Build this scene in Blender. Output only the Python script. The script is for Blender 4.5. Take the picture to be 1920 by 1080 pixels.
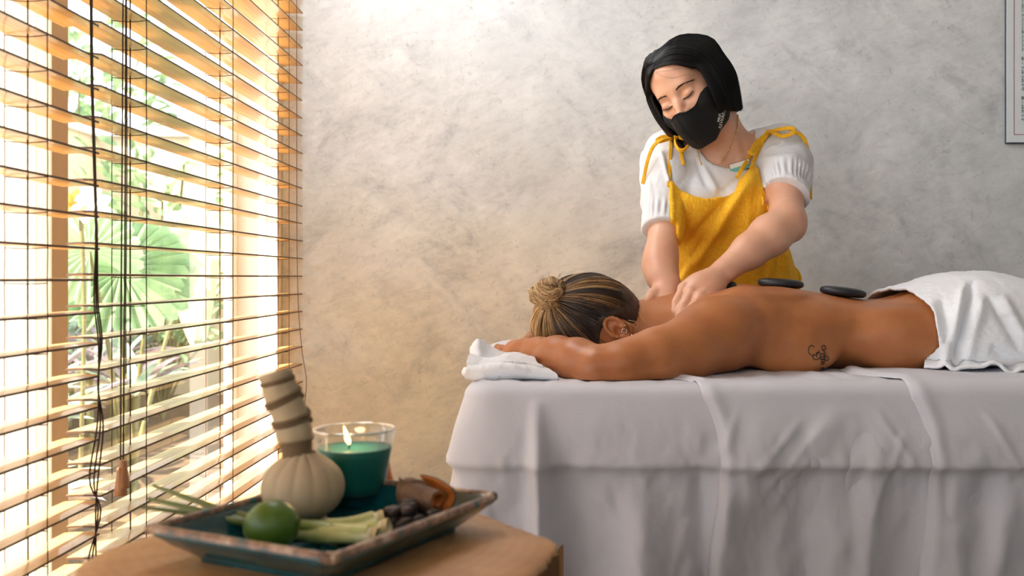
import bpy, bmesh, math, random
import numpy as np
from mathutils import Vector, Matrix, noise as mnoise
from mathutils.bvhtree import BVHTree
from math import pi, sin, cos, radians

SC = bpy.context.scene
COL = SC.collection
for _o in list(bpy.data.objects):
    bpy.data.objects.remove(_o)
random.seed(7)
RNG = np.random.default_rng(11)

# ------------------------------------------------------------------ camera
F, U0, V0, ZC = 1867.0, 1040.0, 522.0, 0.914      # focal length in pixels, vanishing point, eye height
cam_d = bpy.data.cameras.new('camera')
cam = bpy.data.objects.new('camera', cam_d)
COL.objects.link(cam)
cam.location = (0, 0, ZC)
cam.rotation_euler = (pi / 2, 0, 0)
cam_d.sensor_width = 36.0
cam_d.lens = 36.0 * F / 1920.0
cam_d.shift_x = (960 - U0) / 1920.0
cam_d.shift_y = (V0 - 540) / 1920.0
cam_d.clip_start = 0.05
cam_d.clip_end = 200
cam_d.dof.use_dof = True
cam_d.dof.focus_distance = 1.95
cam_d.dof.aperture_fstop = 5.6
SC.camera = cam

# ------------------------------------------------------------------ world, sun, lights, exposure
world = bpy.data.worlds.new('world')
SC.world = world
world.use_nodes = True
wn = world.node_tree
wn.nodes['Background'].inputs[0].default_value = (0.86, 0.93, 1.0, 1)
wn.nodes['Background'].inputs[1].default_value = 3.7


def lamp(name, kind, loc, direction, energy, color, **kw):
    d = bpy.data.lights.new(name, kind)
    d.energy = energy
    d.color = color
    for k, v in kw.items():
        setattr(d, k, v)
    o = bpy.data.objects.new(name, d)
    COL.objects.link(o)
    o.location = loc
    o.rotation_euler = Vector(direction).to_track_quat('-Z', 'Y').to_euler()
    return o


lamp('sun_lamp', 'SUN', (-4, 1, 5), (0.56, 0.46, -0.80), 20.0, (1.0, 0.90, 0.74), angle=radians(1.2))
# unseen fill added inside the blinds, above view, to brighten the back wall
lamp('wall_fill', 'AREA', (-0.60, 1.98, 1.95), (1.0, 0.24, -1.0), 15.0, (0.93, 0.97, 1.0), shape='RECTANGLE', size=0.9, size_y=0.6)
lamp('side_daylight', 'AREA', (-0.86, -0.30, 1.5), (1.0, 0.9, -0.10), 4.0, (0.94, 0.97, 1.0), shape='RECTANGLE', size=0.9, size_y=1.6)  # daylight of the window front running on beside the camera
lamp('room_fill', 'AREA', (0.2, -2.0, 1.9), (0.0, 1.0, -0.22), 10.5, (0.86, 0.94, 1.0), shape='RECTANGLE', size=2.2, size_y=1.3)  # added front fill behind the camera; the wall there has no window

vs = SC.view_settings
vs.view_transform = 'Standard'
vs.look = 'None'
vs.gamma = 1.0
vs.use_curve_mapping = False
vs.exposure = 0.12
SC.cycles.use_denoising = True
SC.cycles.max_bounces = 9
SC.cycles.transparent_max_bounces = 16
SC.cycles.sample_clamp_indirect = 6.0
SC.cycles.caustics_reflective = False
SC.cycles.caustics_refractive = False


# ------------------------------------------------------------------ helpers
def W(u, v, y):
    """Photo pixel and depth -> world point."""
    return np.array(((u - U0) / F * y, y, ZC - (v - V0) / F * y))


def srgb(r, g, b):
    return tuple(((c / 255.0) / 12.92 if c / 255.0 <= 0.04045 else ((c / 255.0 + 0.055) / 1.055) ** 2.4) for c in (r, g, b)) + (1.0,)


def tag(o, label=None, cat=None, group=None, kind=None):
    if label: o['label'] = label
    if cat: o['category'] = cat
    if group: o['group'] = group
    if kind: o['kind'] = kind
    return o


def empty(name, loc=(0, 0, 0)):
    o = bpy.data.objects.new(name, None)
    COL.objects.link(o)
    o.location = tuple(float(c) for c in loc)
    o.empty_display_size = 0.05
    bpy.context.view_layer.update()
    return o


def obj(name, me, mat=None, parent=None, smooth=True):
    """Mesh in world coordinates -> object; under a parent it keeps its place."""
    o = bpy.data.objects.new(name, me)
    COL.objects.link(o)
    if mat is not None and not me.materials:
        me.materials.append(mat)
    if smooth and len(me.polygons):
        me.polygons.foreach_set('use_smooth', [True] * len(me.polygons))
    if parent is not None:
        o.parent = parent
        m = Matrix.Identity(4)
        p = parent
        while p is not None:
            m = m @ Matrix.Translation(p.location).inverted() if True else m
            p = p.parent
        o.location = m.to_translation() if parent.type == 'EMPTY' or parent.location.length > 0 else (0, 0, 0)
    return o


def np_mesh(name, V, Fq, attr=None):
    """verts array + faces (array of quads/tris or list)."""
    me = bpy.data.meshes.new(name)
    V = np.asarray(V, dtype=np.float64)
    if isinstance(Fq, np.ndarray):
        n, k = Fq.shape
        me.vertices.add(len(V))
        me.vertices.foreach_set('co', V.astype(np.float32).ravel())
        me.loops.add(n * k)
        me.loops.foreach_set('vertex_index', Fq.astype(np.int32).ravel())
        me.polygons.add(n)
        me.polygons.foreach_set('loop_start', np.arange(0, n * k, k, dtype=np.int32))
        me.update(calc_edges=True)
    else:
        me.from_pydata([tuple(v) for v in V], [], Fq)
        me.update()
    if attr:
        for k_, a in attr.items():
            at = me.attributes.new(k_, 'FLOAT', 'POINT')
            at.data.foreach_set('value', np.asarray(a, dtype=np.float32))
    me.validate()
    return me


def bm_mesh(name, bm):
    me = bpy.data.meshes.new(name)
    bm.to_mesh(me)
    bm.free()
    return me


def box(bm, lo, hi, bevel=0.0, seg=2):
    r = bmesh.ops.create_cube(bm, size=1.0)
    vs_ = r['verts']
    lo, hi = Vector(lo), Vector(hi)
    for v in vs_:
        v.co = Vector([(lo[i] + hi[i]) / 2 + v.co[i] * (hi[i] - lo[i]) for i in range(3)])
    if bevel > 0:
        es = list({e for v in vs_ for e in v.link_edges})
        bmesh.ops.bevel(bm, geom=es, offset=bevel, segments=seg, affect='EDGES', profile=0.5)


def box_obj(name, lo, hi, mat, parent=None, bevel=0.0):
    bm = bmesh.new()
    box(bm, lo, hi, bevel)
    return obj(name, bm_mesh(name, bm), mat, parent, smooth=False)


def grid_faces(nu, nv, close_u=False, close_v=False):
    """faces of an nu x nv vertex grid, index = i*nv + j"""
    iu = np.arange(nu if close_u else nu - 1)
    jv = np.arange(nv if close_v else nv - 1)
    I, J = np.meshgrid(iu, jv, indexing='ij')
    I2, J2 = (I + 1) % nu, (J + 1) % nv
    return np.stack([I * nv + J, I2 * nv + J, I2 * nv + J2, I * nv + J2], -1).reshape(-1, 4)


def catmull(pts, n):
    """n points along a Catmull-Rom curve through pts (k,3 or k,m)"""
    P = np.asarray(pts, dtype=float)
    P = np.vstack([2 * P[0] - P[1], P, 2 * P[-1] - P[-2]])
    k = len(P) - 3
    t = np.linspace(0, k - 1e-9, n)
    i = t.astype(int)
    f = (t - i)[:, None]
    a, b, c, d = P[i], P[i + 1], P[i + 2], P[i + 3]
    return 0.5 * ((2 * b) + (-a + c) * f + (2 * a - 5 * b + 4 * c - d) * f ** 2 + (-a + 3 * b - 3 * c + d) * f ** 3)


def frames(C):
    T = np.gradient(C, axis=0)
    T /= np.linalg.norm(T, axis=1)[:, None] + 1e-12
    N = np.zeros_like(C)
    ref = np.array((0.0, 0.0, 1.0)) if abs(T[0][2]) < 0.9 else np.array((1.0, 0, 0))
    n = ref - T[0] * (ref @ T[0])
    for i in range(len(C)):
        n = n - T[i] * (n @ T[i])
        n /= np.linalg.norm(n) + 1e-12
        N[i] = n
    return T, N, np.cross(T, N)


def sweep(C, R, sides=8, ell=None, twist=0.0, caps=True, prof=None):
    """tube along C; R scalar or array; ell = (a,b) section scale. returns V, F(list-able)"""
    C = np.asarray(C, float)
    n = len(C)
    R = np.broadcast_to(np.asarray(R, float), (n,))
    T, N, B = frames(C)
    ang = np.linspace(0, 2 * pi, sides, endpoint=False)
    a, b = ell if ell else (1, 1)
    V = []
    for i in range(n):
        th = ang + twist * i / max(1, n - 1)
        rr = R[i] * (prof(ang, i / max(1, n - 1)) if prof else 1.0)
        V.append(C[i] + (np.cos(th) * rr * a)[:, None] * N[i] + (np.sin(th) * rr * b)[:, None] * B[i])
    V = np.vstack(V)
    Fq = [tuple(int(x) for x in f) for f in grid_faces(n, sides, close_v=True)]
    if caps:
        Fq.append(tuple(range(sides))[::-1])
        Fq.append(tuple(range((n - 1) * sides, n * sides)))
    return V, Fq


def ribbon(C, width_dir, w, th):
    """flat ribbon along C, width along width_dir (vector or per-point)"""
    C = np.asarray(C, float)
    n = len(C)
    T = np.gradient(C, axis=0); T /= np.linalg.norm(T, axis=1)[:, None] + 1e-12
    D = np.broadcast_to(np.asarray(width_dir, float), (n, 3))
    D = D - T * np.sum(D * T, 1)[:, None]
    D /= np.linalg.norm(D, axis=1)[:, None] + 1e-12
    N = np.cross(T, D)
    sec = [(-1, -1), (-0.6, -1.2), (0.6, -1.2), (1, -1), (1, 1), (0.6, 1.2), (-0.6, 1.2), (-1, 1)]
    V = np.vstack([[C[i] + D[i] * a * w / 2 + N[i] * b * th / 2 for a, b in sec] for i in range(n)])
    Fq = [tuple(int(x) for x in f) for f in grid_faces(n, 8, close_v=True)]
    Fq.append(tuple(range(8))[::-1]); Fq.append(tuple(range((n - 1) * 8, n * 8)))
    return V, Fq


class MB:
    """collects pieces into one mesh"""
    def __init__(s): s.V, s.F, s.n = [], [], 0
    def add(s, VF):
        V, Fq = VF
        s.V.append(np.asarray(V, float))
        s.F += [tuple(int(i) + s.n for i in f) for f in Fq]
        s.n += len(V)
        return s
    def build(s, name, mat=None, parent=None, smooth=True):
        return obj(name, np_mesh(name, np.vstack(s.V), s.F), mat, parent, smooth)


def lathe(prof, c, n=48, axis=None):
    """prof list of (r,h) around z at centre c"""
    prof = np.asarray(prof, float)
    a = np.linspace(0, 2 * pi, n, endpoint=False)
    V = np.stack([np.outer(prof[:, 0], np.cos(a)), np.outer(prof[:, 0], np.sin(a)), np.repeat(prof[:, 1][:, None], n, 1)], -1).reshape(-1, 3)
    Fq = [tuple(int(x) for x in f)[::-1] for f in grid_faces(len(prof), n, close_v=True)]
    return V + np.asarray(c), Fq


def hash3(i, j, k, seed):
    h = (i * 374761393 + j * 668265263 + k * 2147483647 + seed * 974711) & 0xFFFFFFFF
    h = ((h ^ (h >> 13)) * 1274126177) & 0xFFFFFFFF
    h = (h ^ (h >> 16)) & 0xFFFFFFFF
    return h.astype(np.float64) / 4294967295.0


def vnoise(P, scale=1.0, seed=0):
    """value noise in [-1,1]; P (...,3), scale scalar or 3-vector (frequency)"""
    P = np.asarray(P, float) * np.asarray(scale, float)
    I = np.floor(P).astype(np.int64)
    f = P - I
    f = f * f * (3 - 2 * f)
    r = 0
    for dx in (0, 1):
        for dy in (0, 1):
            for dz in (0, 1):
                w = (f[..., 0] if dx else 1 - f[..., 0]) * (f[..., 1] if dy else 1 - f[..., 1]) * (f[..., 2] if dz else 1 - f[..., 2])
                r = r + w * hash3(I[..., 0] + dx, I[..., 1] + dy, I[..., 2] + dz, seed)
    return r * 2 - 1


def fbm(P, scale=1.0, seed=0, oct=3):
    s = np.asarray(scale, float)
    return sum(vnoise(P, s * 2 ** o, seed + o) * 0.5 ** o for o in range(oct))


def sstep(a, b, x):
    t = np.clip((x - a) / (b - a), 0, 1)
    return t * t * (3 - 2 * t)


# ------------------------------------------------------------------ signed-distance modelling for bodies and soft things
class Grid:
    def __init__(s, xs, ys, zs):
        s.ax = [np.asarray(a, np.float32) for a in (xs, ys, zs)]
        s.D = np.full([len(a) for a in s.ax], 0.5, np.float32)

    def _sl(s, lo, hi):
        out = []
        for a, l, h in zip(s.ax, lo, hi):
            i0, i1 = int(np.searchsorted(a, l)), int(np.searchsorted(a, h))
            out.append(slice(max(0, i0), max(i0, i1)))
        return out

    def pts(s, sl):
        x, y, z = (a[q] for a, q in zip(s.ax, sl))
        return x[:, None, None], y[None, :, None], z[None, None, :]

    def add(s, fn, lo, hi, k=0.01, mode='u'):
        m = 0.02 + k
        lo = np.asarray(lo, float) - m; hi = np.asarray(hi, float) + m
        sl = s._sl(lo, hi)
        if any(q.stop <= q.start for q in sl): return
        d = fn(*s.pts(sl)).astype(np.float32)
        A = s.D[sl[0], sl[1], sl[2]]
        if mode == 'u':
            h = np.maximum(k - np.abs(A - d), 0) / k
            s.D[sl[0], sl[1], sl[2]] = np.minimum(A, d) - h * h * k * 0.25
        else:                                   # smooth subtract d from the body
            d = -d
            h = np.maximum(k - np.abs(A - d), 0) / k
            s.D[sl[0], sl[1], sl[2]] = np.maximum(A, d) + h * h * k * 0.25

    def cone(s, a, b, ra, rb, k=0.01, mode='u'):
        a = np.asarray(a, float); b = np.asarray(b, float)
        ab = b - a; L = ab @ ab + 1e-12; r = max(ra, rb)
        def fn(x, y, z):
            t = np.clip(((x - a[0]) * ab[0] + (y - a[1]) * ab[1] + (z - a[2]) * ab[2]) / L, 0, 1)
            return np.sqrt((x - a[0] - t * ab[0]) ** 2 + (y - a[1] - t * ab[1]) ** 2 + (z - a[2] - t * ab[2]) ** 2) - (ra + (rb - ra) * t)
        s.add(fn, np.minimum(a, b) - r, np.maximum(a, b) + r, k, mode)

    def chain(s, P, R, k=0.01, mode='u'):
        for i in range(len(P) - 1):
            s.cone(P[i], P[i + 1], R[i], R[i + 1], k, mode)

    def ell(s, c, r, M=None, k=0.01, mode='u'):
        """ellipsoid, M rows = local axes"""
        c = np.asarray(c, float); r = np.asarray(r, float)
        M = np.eye(3) if M is None else np.asarray(M, float)
        def fn(x, y, z):
            X, Y, Z = x - c[0], y - c[1], z - c[2]
            q = [(M[i][0] * X + M[i][1] * Y + M[i][2] * Z) / r[i] for i in range(3)]
            k0 = np.sqrt(q[0] ** 2 + q[1] ** 2 + q[2] ** 2)
            k1 = np.sqrt((q[0] / r[0]) ** 2 + (q[1] / r[1]) ** 2 + (q[2] / r[2]) ** 2) + 1e-9
            return k0 * (k0 - 1) / k1
        ext = np.sqrt(sum((M[i] * r[i]) ** 2 for i in range(3)))
        s.add(fn, c - ext, c + ext, k, mode)

    def sample(s, x, y, z):
        """trilinear value at broadcast axes x, y, z"""
        out = None
        idx = []
        for a, q in zip(s.ax, (x, y, z)):
            f = np.interp(np.asarray(q, float).ravel(), a, np.arange(len(a)))
            i = np.minimum(f.astype(int), len(a) - 2)
            idx.append((i, (f - i).astype(np.float32)))
        (i, fi), (j, fj), (k, fk) = idx
        for di in (0, 1):
            for dj in (0, 1):
                for dk in (0, 1):
                    w = (fi if di else 1 - fi)[:, None, None] * (fj if dj else 1 - fj)[None, :, None] * (fk if dk else 1 - fk)[None, None, :]
                    v = s.D[np.ix_(i + di, j + dj, k + dk)] * w
                    out = v if out is None else out + v
        return out

    def mesh(s, name, smooth=1, attr=None):
        """surface nets"""
        D = s.D
        nx, ny, nz = D.shape
        S = D < 0
        cs = np.zeros((nx - 1, ny - 1, nz - 1), np.int8)
        for dx in (0, 1):
            for dy in (0, 1):
                for dz in (0, 1):
                    cs += S[dx:nx - 1 + dx, dy:ny - 1 + dy, dz:nz - 1 + dz]
        I, J, K = np.nonzero((cs > 0) & (cs < 8))
        idx = np.full((nx - 1, ny - 1, nz - 1), -1, np.int32)
        idx[I, J, K] = np.arange(len(I))
        acc = np.zeros((len(I), 3)); cnt = np.zeros(len(I))
        co = [(a, b, c) for a in (0, 1) for b in (0, 1) for c in (0, 1)]
        for p in co:
            for ax in range(3):
                if p[ax]: continue
                q = list(p); q[ax] = 1
                d0 = D[I + p[0], J + p[1], K + p[2]]; d1 = D[I + q[0], J + q[1], K + q[2]]
                m = (d0 < 0) != (d1 < 0)
                t = np.where(m, d0 / np.where(m, d0 - d1, 1), 0)
                P = [s.ax[0][I + p[0]].astype(float), s.ax[1][J + p[1]].astype(float), s.ax[2][K + p[2]].astype(float)]
                nxt = s.ax[ax][(I, J, K)[ax] + q[ax]]
                P[ax] = P[ax] + t * (nxt - P[ax])
                acc += np.stack(P, 1) * m[:, None]; cnt += m
        V = acc / cnt[:, None]
        faces = []
        for ax in range(3):
            a, b = [(1, 2), (2, 0), (0, 1)][ax]
            sl0 = [slice(1, n - 1) for n in D.shape]; sl1 = list(sl0)
            sl0[ax] = slice(0, D.shape[ax] - 1); sl1[ax] = slice(1, D.shape[ax])
            A, B = S[tuple(sl0)], S[tuple(sl1)]
            P = np.stack(np.nonzero(A != B), 1)
            if not len(P): continue
            inside0 = A[P[:, 0], P[:, 1], P[:, 2]]
            o = np.array([1, 1, 1]); o[ax] = 0
            P = P + o
            def cell(da, db):
                Q = P.copy(); Q[:, a] -= da; Q[:, b] -= db
                return idx[Q[:, 0], Q[:, 1], Q[:, 2]]
            q = np.stack([cell(1, 1), cell(0, 1), cell(0, 0), cell(1, 0)], 1)
            q = np.where(inside0[:, None], q, q[:, ::-1])
            faces.append(q)
        Fq = np.vstack(faces)
        Fq = Fq[(Fq >= 0).all(1)]
        for _ in range(smooth):
            acc = np.zeros_like(V); cnt = np.zeros(len(V))
            for k in range(4):
                a_, b_ = Fq[:, k], Fq[:, (k + 1) % 4]
                for c_ in range(3):
                    acc[:, c_] += np.bincount(a_, V[b_, c_], len(V)) + np.bincount(b_, V[a_, c_], len(V))
                cnt += np.bincount(a_, minlength=len(V)) + np.bincount(b_, minlength=len(V))
            V = V * 0.5 + 0.5 * acc / np.maximum(cnt, 1)[:, None]
        return V, Fq


def vnormals(V, Fq):
    n = np.cross(V[Fq[:, 2]] - V[Fq[:, 0]], V[Fq[:, 3]] - V[Fq[:, 1]])
    N = np.zeros_like(V)
    for k in range(4):
        for c in range(3):
            N[:, c] += np.bincount(Fq[:, k], n[:, c], len(V))
    return N / (np.linalg.norm(N, axis=1)[:, None] + 1e-12)


def rng_axis(lo, hi, step):
    return np.arange(lo, hi + step, step)


# ------------------------------------------------------------------ materials
def new_mat(name):
    m = bpy.data.materials.new(name)
    m.use_nodes = True
    nt = m.node_tree
    return m, nt, nt.nodes['Principled BSDF'], nt.nodes['Material Output']


def nd(nt, typ, **kw):
    n = nt.nodes.new(typ)
    for k, v in kw.items():
        if k.startswith('i_'):
            key = k[2:]
            n.inputs[int(key) if key.isdigit() else key.replace('_', ' ')].default_value = v
        else:
            setattr(n, k, v)
    return n


def coords(nt, scale=(1, 1, 1), rot=(0, 0, 0), space='Object'):
    tc = nd(nt, 'ShaderNodeTexCoord')
    mp = nd(nt, 'ShaderNodeMapping')
    mp.inputs['Scale'].default_value = scale
    mp.inputs['Rotation'].default_value = rot
    nt.links.new(tc.outputs[space], mp.inputs['Vector'])
    return mp.outputs['Vector']


def ramp(nt, fac, stops):
    r = nd(nt, 'ShaderNodeValToRGB')
    el = r.color_ramp.elements
    el[0].position, el[0].color = stops[0]
    el[1].position, el[1].color = stops[-1]
    for p, c in stops[1:-1]:
        e = el.new(p); e.color = c
    nt.links.new(fac, r.inputs[0])
    return r.outputs['Color']


def mixc(nt, fac, a, b, mode='MIX'):
    m = nd(nt, 'ShaderNodeMix', data_type='RGBA', blend_type=mode)
    for s_, v in ((0, fac), (6, a), (7, b)):
        if isinstance(v, (int, float)): m.inputs[s_].default_value = v
        elif isinstance(v, tuple): m.inputs[s_].default_value = v
        else: nt.links.new(v, m.inputs[s_])
    return m.outputs[2]


def noise(nt, vec, scale, detail=4, rough=0.55, dist=0.0, out='Fac'):
    n = nd(nt, 'ShaderNodeTexNoise')
    n.inputs['Scale'].default_value = scale
    n.inputs['Detail'].default_value = detail
    n.inputs['Roughness'].default_value = rough
    n.inputs['Distortion'].default_value = dist
    nt.links.new(vec, n.inputs['Vector'])
    return n.outputs[out]


def bump(nt, bsdf, height, strength=0.3, distance=0.002, prev=None):
    b = nd(nt, 'ShaderNodeBump')
    b.inputs['Strength'].default_value = strength
    b.inputs['Distance'].default_value = distance
    nt.links.new(height, b.inputs['Height'])
    if prev is not None: nt.links.new(prev, b.inputs['Normal'])
    if bsdf is not None: nt.links.new(b.outputs['Normal'], bsdf.inputs['Normal'])
    return b.outputs['Normal']


def simple(name, col, rough=0.5, metal=0.0, var=0.12, nscale=30.0, bmp=0.0, bscale=200.0, bdist=0.001, stretch=(1, 1, 1), **kw):
    """principled with gentle procedural colour variation and relief"""
    m, nt, b, out = new_mat(name)
    vec = coords(nt, stretch)
    f = noise(nt, vec, nscale, 4)
    lo = tuple(c * (1 - var) for c in col[:3]) + (1,)
    hi = tuple(min(1, c * (1 + var)) for c in col[:3]) + (1,)
    nt.links.new(ramp(nt, f, [(0.3, lo), (0.7, hi)]), b.inputs['Base Color'])
    b.inputs['Roughness'].default_value = rough
    b.inputs['Metallic'].default_value = metal
    for k, v in kw.items():
        b.inputs[k.replace('_', ' ')].default_value = v
    if bmp:
        bump(nt, b, noise(nt, vec, bscale, 3), bmp, bdist)
    return m
# ================================================================== THE SETTING
WALL_Y, WIN_X0 = 2.56, -0.80          # back wall plane, glass plane
RX = 3.1                              # right wall
ZTOP = 2.75

# plaster of the back wall
def plaster_mat():
    m, nt, b, out = new_mat('trowelled_plaster')
    v = coords(nt)
    def stretched(rot, sc):
        mp = nd(nt, 'ShaderNodeMapping'); mp.inputs['Rotation'].default_value = (0, rot, 0)
        nt.links.new(v, mp.inputs['Vector'])
        m2 = nd(nt, 'ShaderNodeMapping'); m2.inputs['Scale'].default_value = sc
        nt.links.new(mp.outputs['Vector'], m2.inputs['Vector']); return m2.outputs['Vector']
    s1 = noise(nt, stretched(0.9, (1, 1, 1.6)), 4.2, 11, 0.66, 0.5)
    s2 = noise(nt, stretched(-0.7, (1, 1, 1.9)), 6.5, 10, 0.68, 0.6)
    s3 = noise(nt, stretched(0.35, (1, 1, 2.2)), 24.0, 8, 0.72, 0.5)
    big = noise(nt, v, 2.6, 6, 0.62, 0.3)
    msk = ramp(nt, noise(nt, v, 3.6, 3, 0.5), [(0.42, (0, 0, 0, 1)), (0.58, (1, 1, 1, 1))])
    st_f = mixc(nt, msk, s1, s2)
    c1 = ramp(nt, st_f, [(0.30, srgb(158, 158, 160)), (0.43, srgb(208, 208, 207)), (0.54, srgb(228, 227, 225)), (0.70, srgb(244, 243, 241))])
    c2 = ramp(nt, s3, [(0.30, srgb(158, 157, 157)), (0.5, srgb(218, 217, 216)), (0.68, srgb(240, 239, 237))])
    c = mixc(nt, 0.35, c1, c2)
    c = mixc(nt, ramp(nt, big, [(0.40, (0, 0, 0, 1)), (0.66, (0.50, 0.50, 0.50, 1))]), c, srgb(190, 190, 190), 'MIX')
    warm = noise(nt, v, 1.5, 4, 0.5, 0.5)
    # warm bounce light painted into the colour, stronger low and near the window
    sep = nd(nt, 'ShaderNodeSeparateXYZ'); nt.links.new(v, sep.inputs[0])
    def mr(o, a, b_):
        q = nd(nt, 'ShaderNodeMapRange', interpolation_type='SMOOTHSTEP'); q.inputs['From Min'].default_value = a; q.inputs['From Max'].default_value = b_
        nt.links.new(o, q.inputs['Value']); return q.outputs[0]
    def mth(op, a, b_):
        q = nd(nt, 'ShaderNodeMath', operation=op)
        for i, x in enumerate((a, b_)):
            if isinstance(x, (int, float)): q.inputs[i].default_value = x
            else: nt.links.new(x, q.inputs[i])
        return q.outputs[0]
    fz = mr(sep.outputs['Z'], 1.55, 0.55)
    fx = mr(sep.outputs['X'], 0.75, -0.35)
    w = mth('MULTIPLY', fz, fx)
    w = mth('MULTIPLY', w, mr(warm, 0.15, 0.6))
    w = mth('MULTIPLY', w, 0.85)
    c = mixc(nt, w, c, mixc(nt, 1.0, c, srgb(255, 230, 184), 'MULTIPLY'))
    # dark mineral specks
    sp = noise(nt, v, 60, 5, 0.7)
    c = mixc(nt, ramp(nt, sp, [(0.60, (0, 0, 0, 1)), (0.74, (0.32, 0.32, 0.32, 1))]), c, srgb(92, 82, 72), 'MIX')
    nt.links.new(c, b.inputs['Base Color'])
    b.inputs['Roughness'].default_value = 0.62
    n1 = bump(nt, None, st_f, 0.30, 0.010)
    n2 = bump(nt, None, s3, 0.25, 0.004, n1)
    bump(nt, b, noise(nt, v, 90, 6, 0.7), 0.22, 0.002, n2)
    return m

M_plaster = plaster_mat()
M_cream = simple('cream_plaster', srgb(218, 216, 212), 0.85, var=0.05, nscale=6, bmp=0.2, bscale=60)
M_white = simple('white_paint', srgb(232, 232, 230), 0.5, var=0.03)
M_frame = simple('painted_window_frame', srgb(214, 203, 186), 0.45, var=0.04)
M_ceil = simple('ceiling_paint', srgb(222, 221, 219), 0.9, var=0.03)
M_floor = simple('polished_stone_floor', srgb(142, 134, 124), 0.35, var=0.15, nscale=9)

def struct(o):
    o['kind'] = 'structure'; return o

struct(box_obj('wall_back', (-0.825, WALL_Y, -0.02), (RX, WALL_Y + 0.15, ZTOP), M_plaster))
struct(box_obj('wall_right', (RX, -2.2, -0.02), (RX + 0.12, WALL_Y + 0.15, ZTOP), M_cream))
struct(box_obj('wall_front', (-1.0, -2.32, -0.02), (RX, -2.2, ZTOP), M_cream))
struct(box_obj('floor', (-1.0, -2.2, -0.06), (RX, WALL_Y, 0.0), M_floor))
struct(box_obj('ceiling', (-1.0, -2.2, ZTOP), (RX + 0.12, WALL_Y + 0.15, ZTOP + 0.08), M_ceil))
# left wall: low sill wall, lintel and a pier behind the camera; the window front between
struct(box_obj('wall_left', (-0.83, 0.05, -0.02), (-0.72, WALL_Y, 0.14), M_cream))
wl = struct(box_obj('trim_1', (-0.83, 0.05, 2.42), (-0.72, WALL_Y, ZTOP), M_cream))

struct(box_obj('wall_left', (-0.83, -2.2, -0.02), (-0.72, -0.55, ZTOP), M_cream))
# window: frame members, mullions, glass
win = empty('window_1', (WIN_X0, 1.3, 0.16)); win['kind'] = 'structure'
def wmem(name, lo, hi, mat=M_frame): return box_obj(name, lo, hi, mat, win, 0.003)
wmem('jamb', (-0.822, 2.515, 0.16), (-0.70, 2.556, 2.42), M_white)
wmem('jamb', (-0.822, 2.47, 0.20), (-0.80, 2.515, 2.40), M_white)
wmem('mullion', (-0.826, 1.585, 0.16), (-0.80, 1.640, 2.42), simple('shaded_frame_wood', srgb(178, 160, 140), 0.5, var=0.04))  # browner copy of the frame: backlit shade put into its colour
wmem('mullion', (-0.905, 1.590, 0.16), (-0.828, 1.634, 2.42))
wmem('stile', (-0.89, 1.36, 0.16), (-0.86, 1.42, 2.42), M_white)
wmem('rail', (-0.83, 0.2, 2.37), (-0.80, 2.50, 2.42), M_white)
wmem('sill', (-0.90, 0.2, 0.14), (-0.70, 2.50, 0.20), M_white)

def glass_mat(name, tint=(1, 1, 1, 1), refl=0.9):
    m, nt, b, out = new_mat(name)
    nt.nodes.remove(b)
    tr = nd(nt, 'ShaderNodeBsdfTransparent'); tr.inputs[0].default_value = tint
    gl = nd(nt, 'ShaderNodeBsdfGlossy'); gl.inputs['Roughness'].default_value = 0.0
    fr = nd(nt, 'ShaderNodeFresnel'); fr.inputs[0].default_value = 1.45
    mu = nd(nt, 'ShaderNodeMath', operation='MULTIPLY'); mu.inputs[1].default_value = refl
    mx = nd(nt, 'ShaderNodeMixShader')
    nt.links.new(fr.outputs[0], mu.inputs[0]); nt.links.new(mu.outputs[0], mx.inputs[0])
    nt.links.new(tr.outputs[0], mx.inputs[1]); nt.links.new(gl.outputs[0], mx.inputs[2])
    nt.links.new(mx.outputs[0], out.inputs['Surface'])
    return m
M_pane = glass_mat('window_glass', (0.97, 0.985, 0.98, 1), 1.0)
for y0, y1 in ((1.64, 2.47), (0.25, 1.585)):
    V = [(-0.812, y0, 0.2), (-0.812, y1, 0.2), (-0.812, y1, 2.37), (-0.812, y0, 2.37)]
    obj('pane', np_mesh('pane', V, [(0, 1, 2, 3)]), M_pane, win, False)

# ---------------------------------------------------------------- garden outside
M_gwall = simple('garden_wall_render', srgb(214, 196, 166), 0.9, var=0.06, nscale=4, bmp=0.3, bscale=40)
M_soil = simple('garden_soil', srgb(96, 76, 56), 0.95, var=0.3, nscale=20, bmp=0.6, bscale=60, bdist=0.01)
M_bounce = simple('pale_bounce_strip', srgb(196, 184, 164), 0.9, var=0.12, nscale=40, bmp=0.5, bscale=120, bdist=0.006)
struct(box_obj('ground', (-14, -2, -0.12), (-1.35, 14, -0.02), M_soil))
struct(box_obj('bounce_strip', (-1.35, -2, -0.10), (-0.83, 8.0, 0.0), M_bounce))  # unseen pale strip added to bounce sunlight up through the slats
gw = box_obj('garden_wall', (-4.9, 8.0, -0.1), (-0.6, 8.2, 2.05), M_gwall); struct(gw)
gw2 = box_obj('garden_wall', (-3.9, 1.0, -0.1), (-3.7, 8.0, 2.05), M_gwall); struct(gw2)
for w_, lo, hi in ((gw, (-4.95, 7.95, 2.05), (-0.6, 8.25, 2.13)), (gw2, (-3.95, 1.0, 2.05), (-3.65, 8.0, 2.13))):
    box_obj('coping', lo, hi, M_cream, w_, 0.01)

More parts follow.
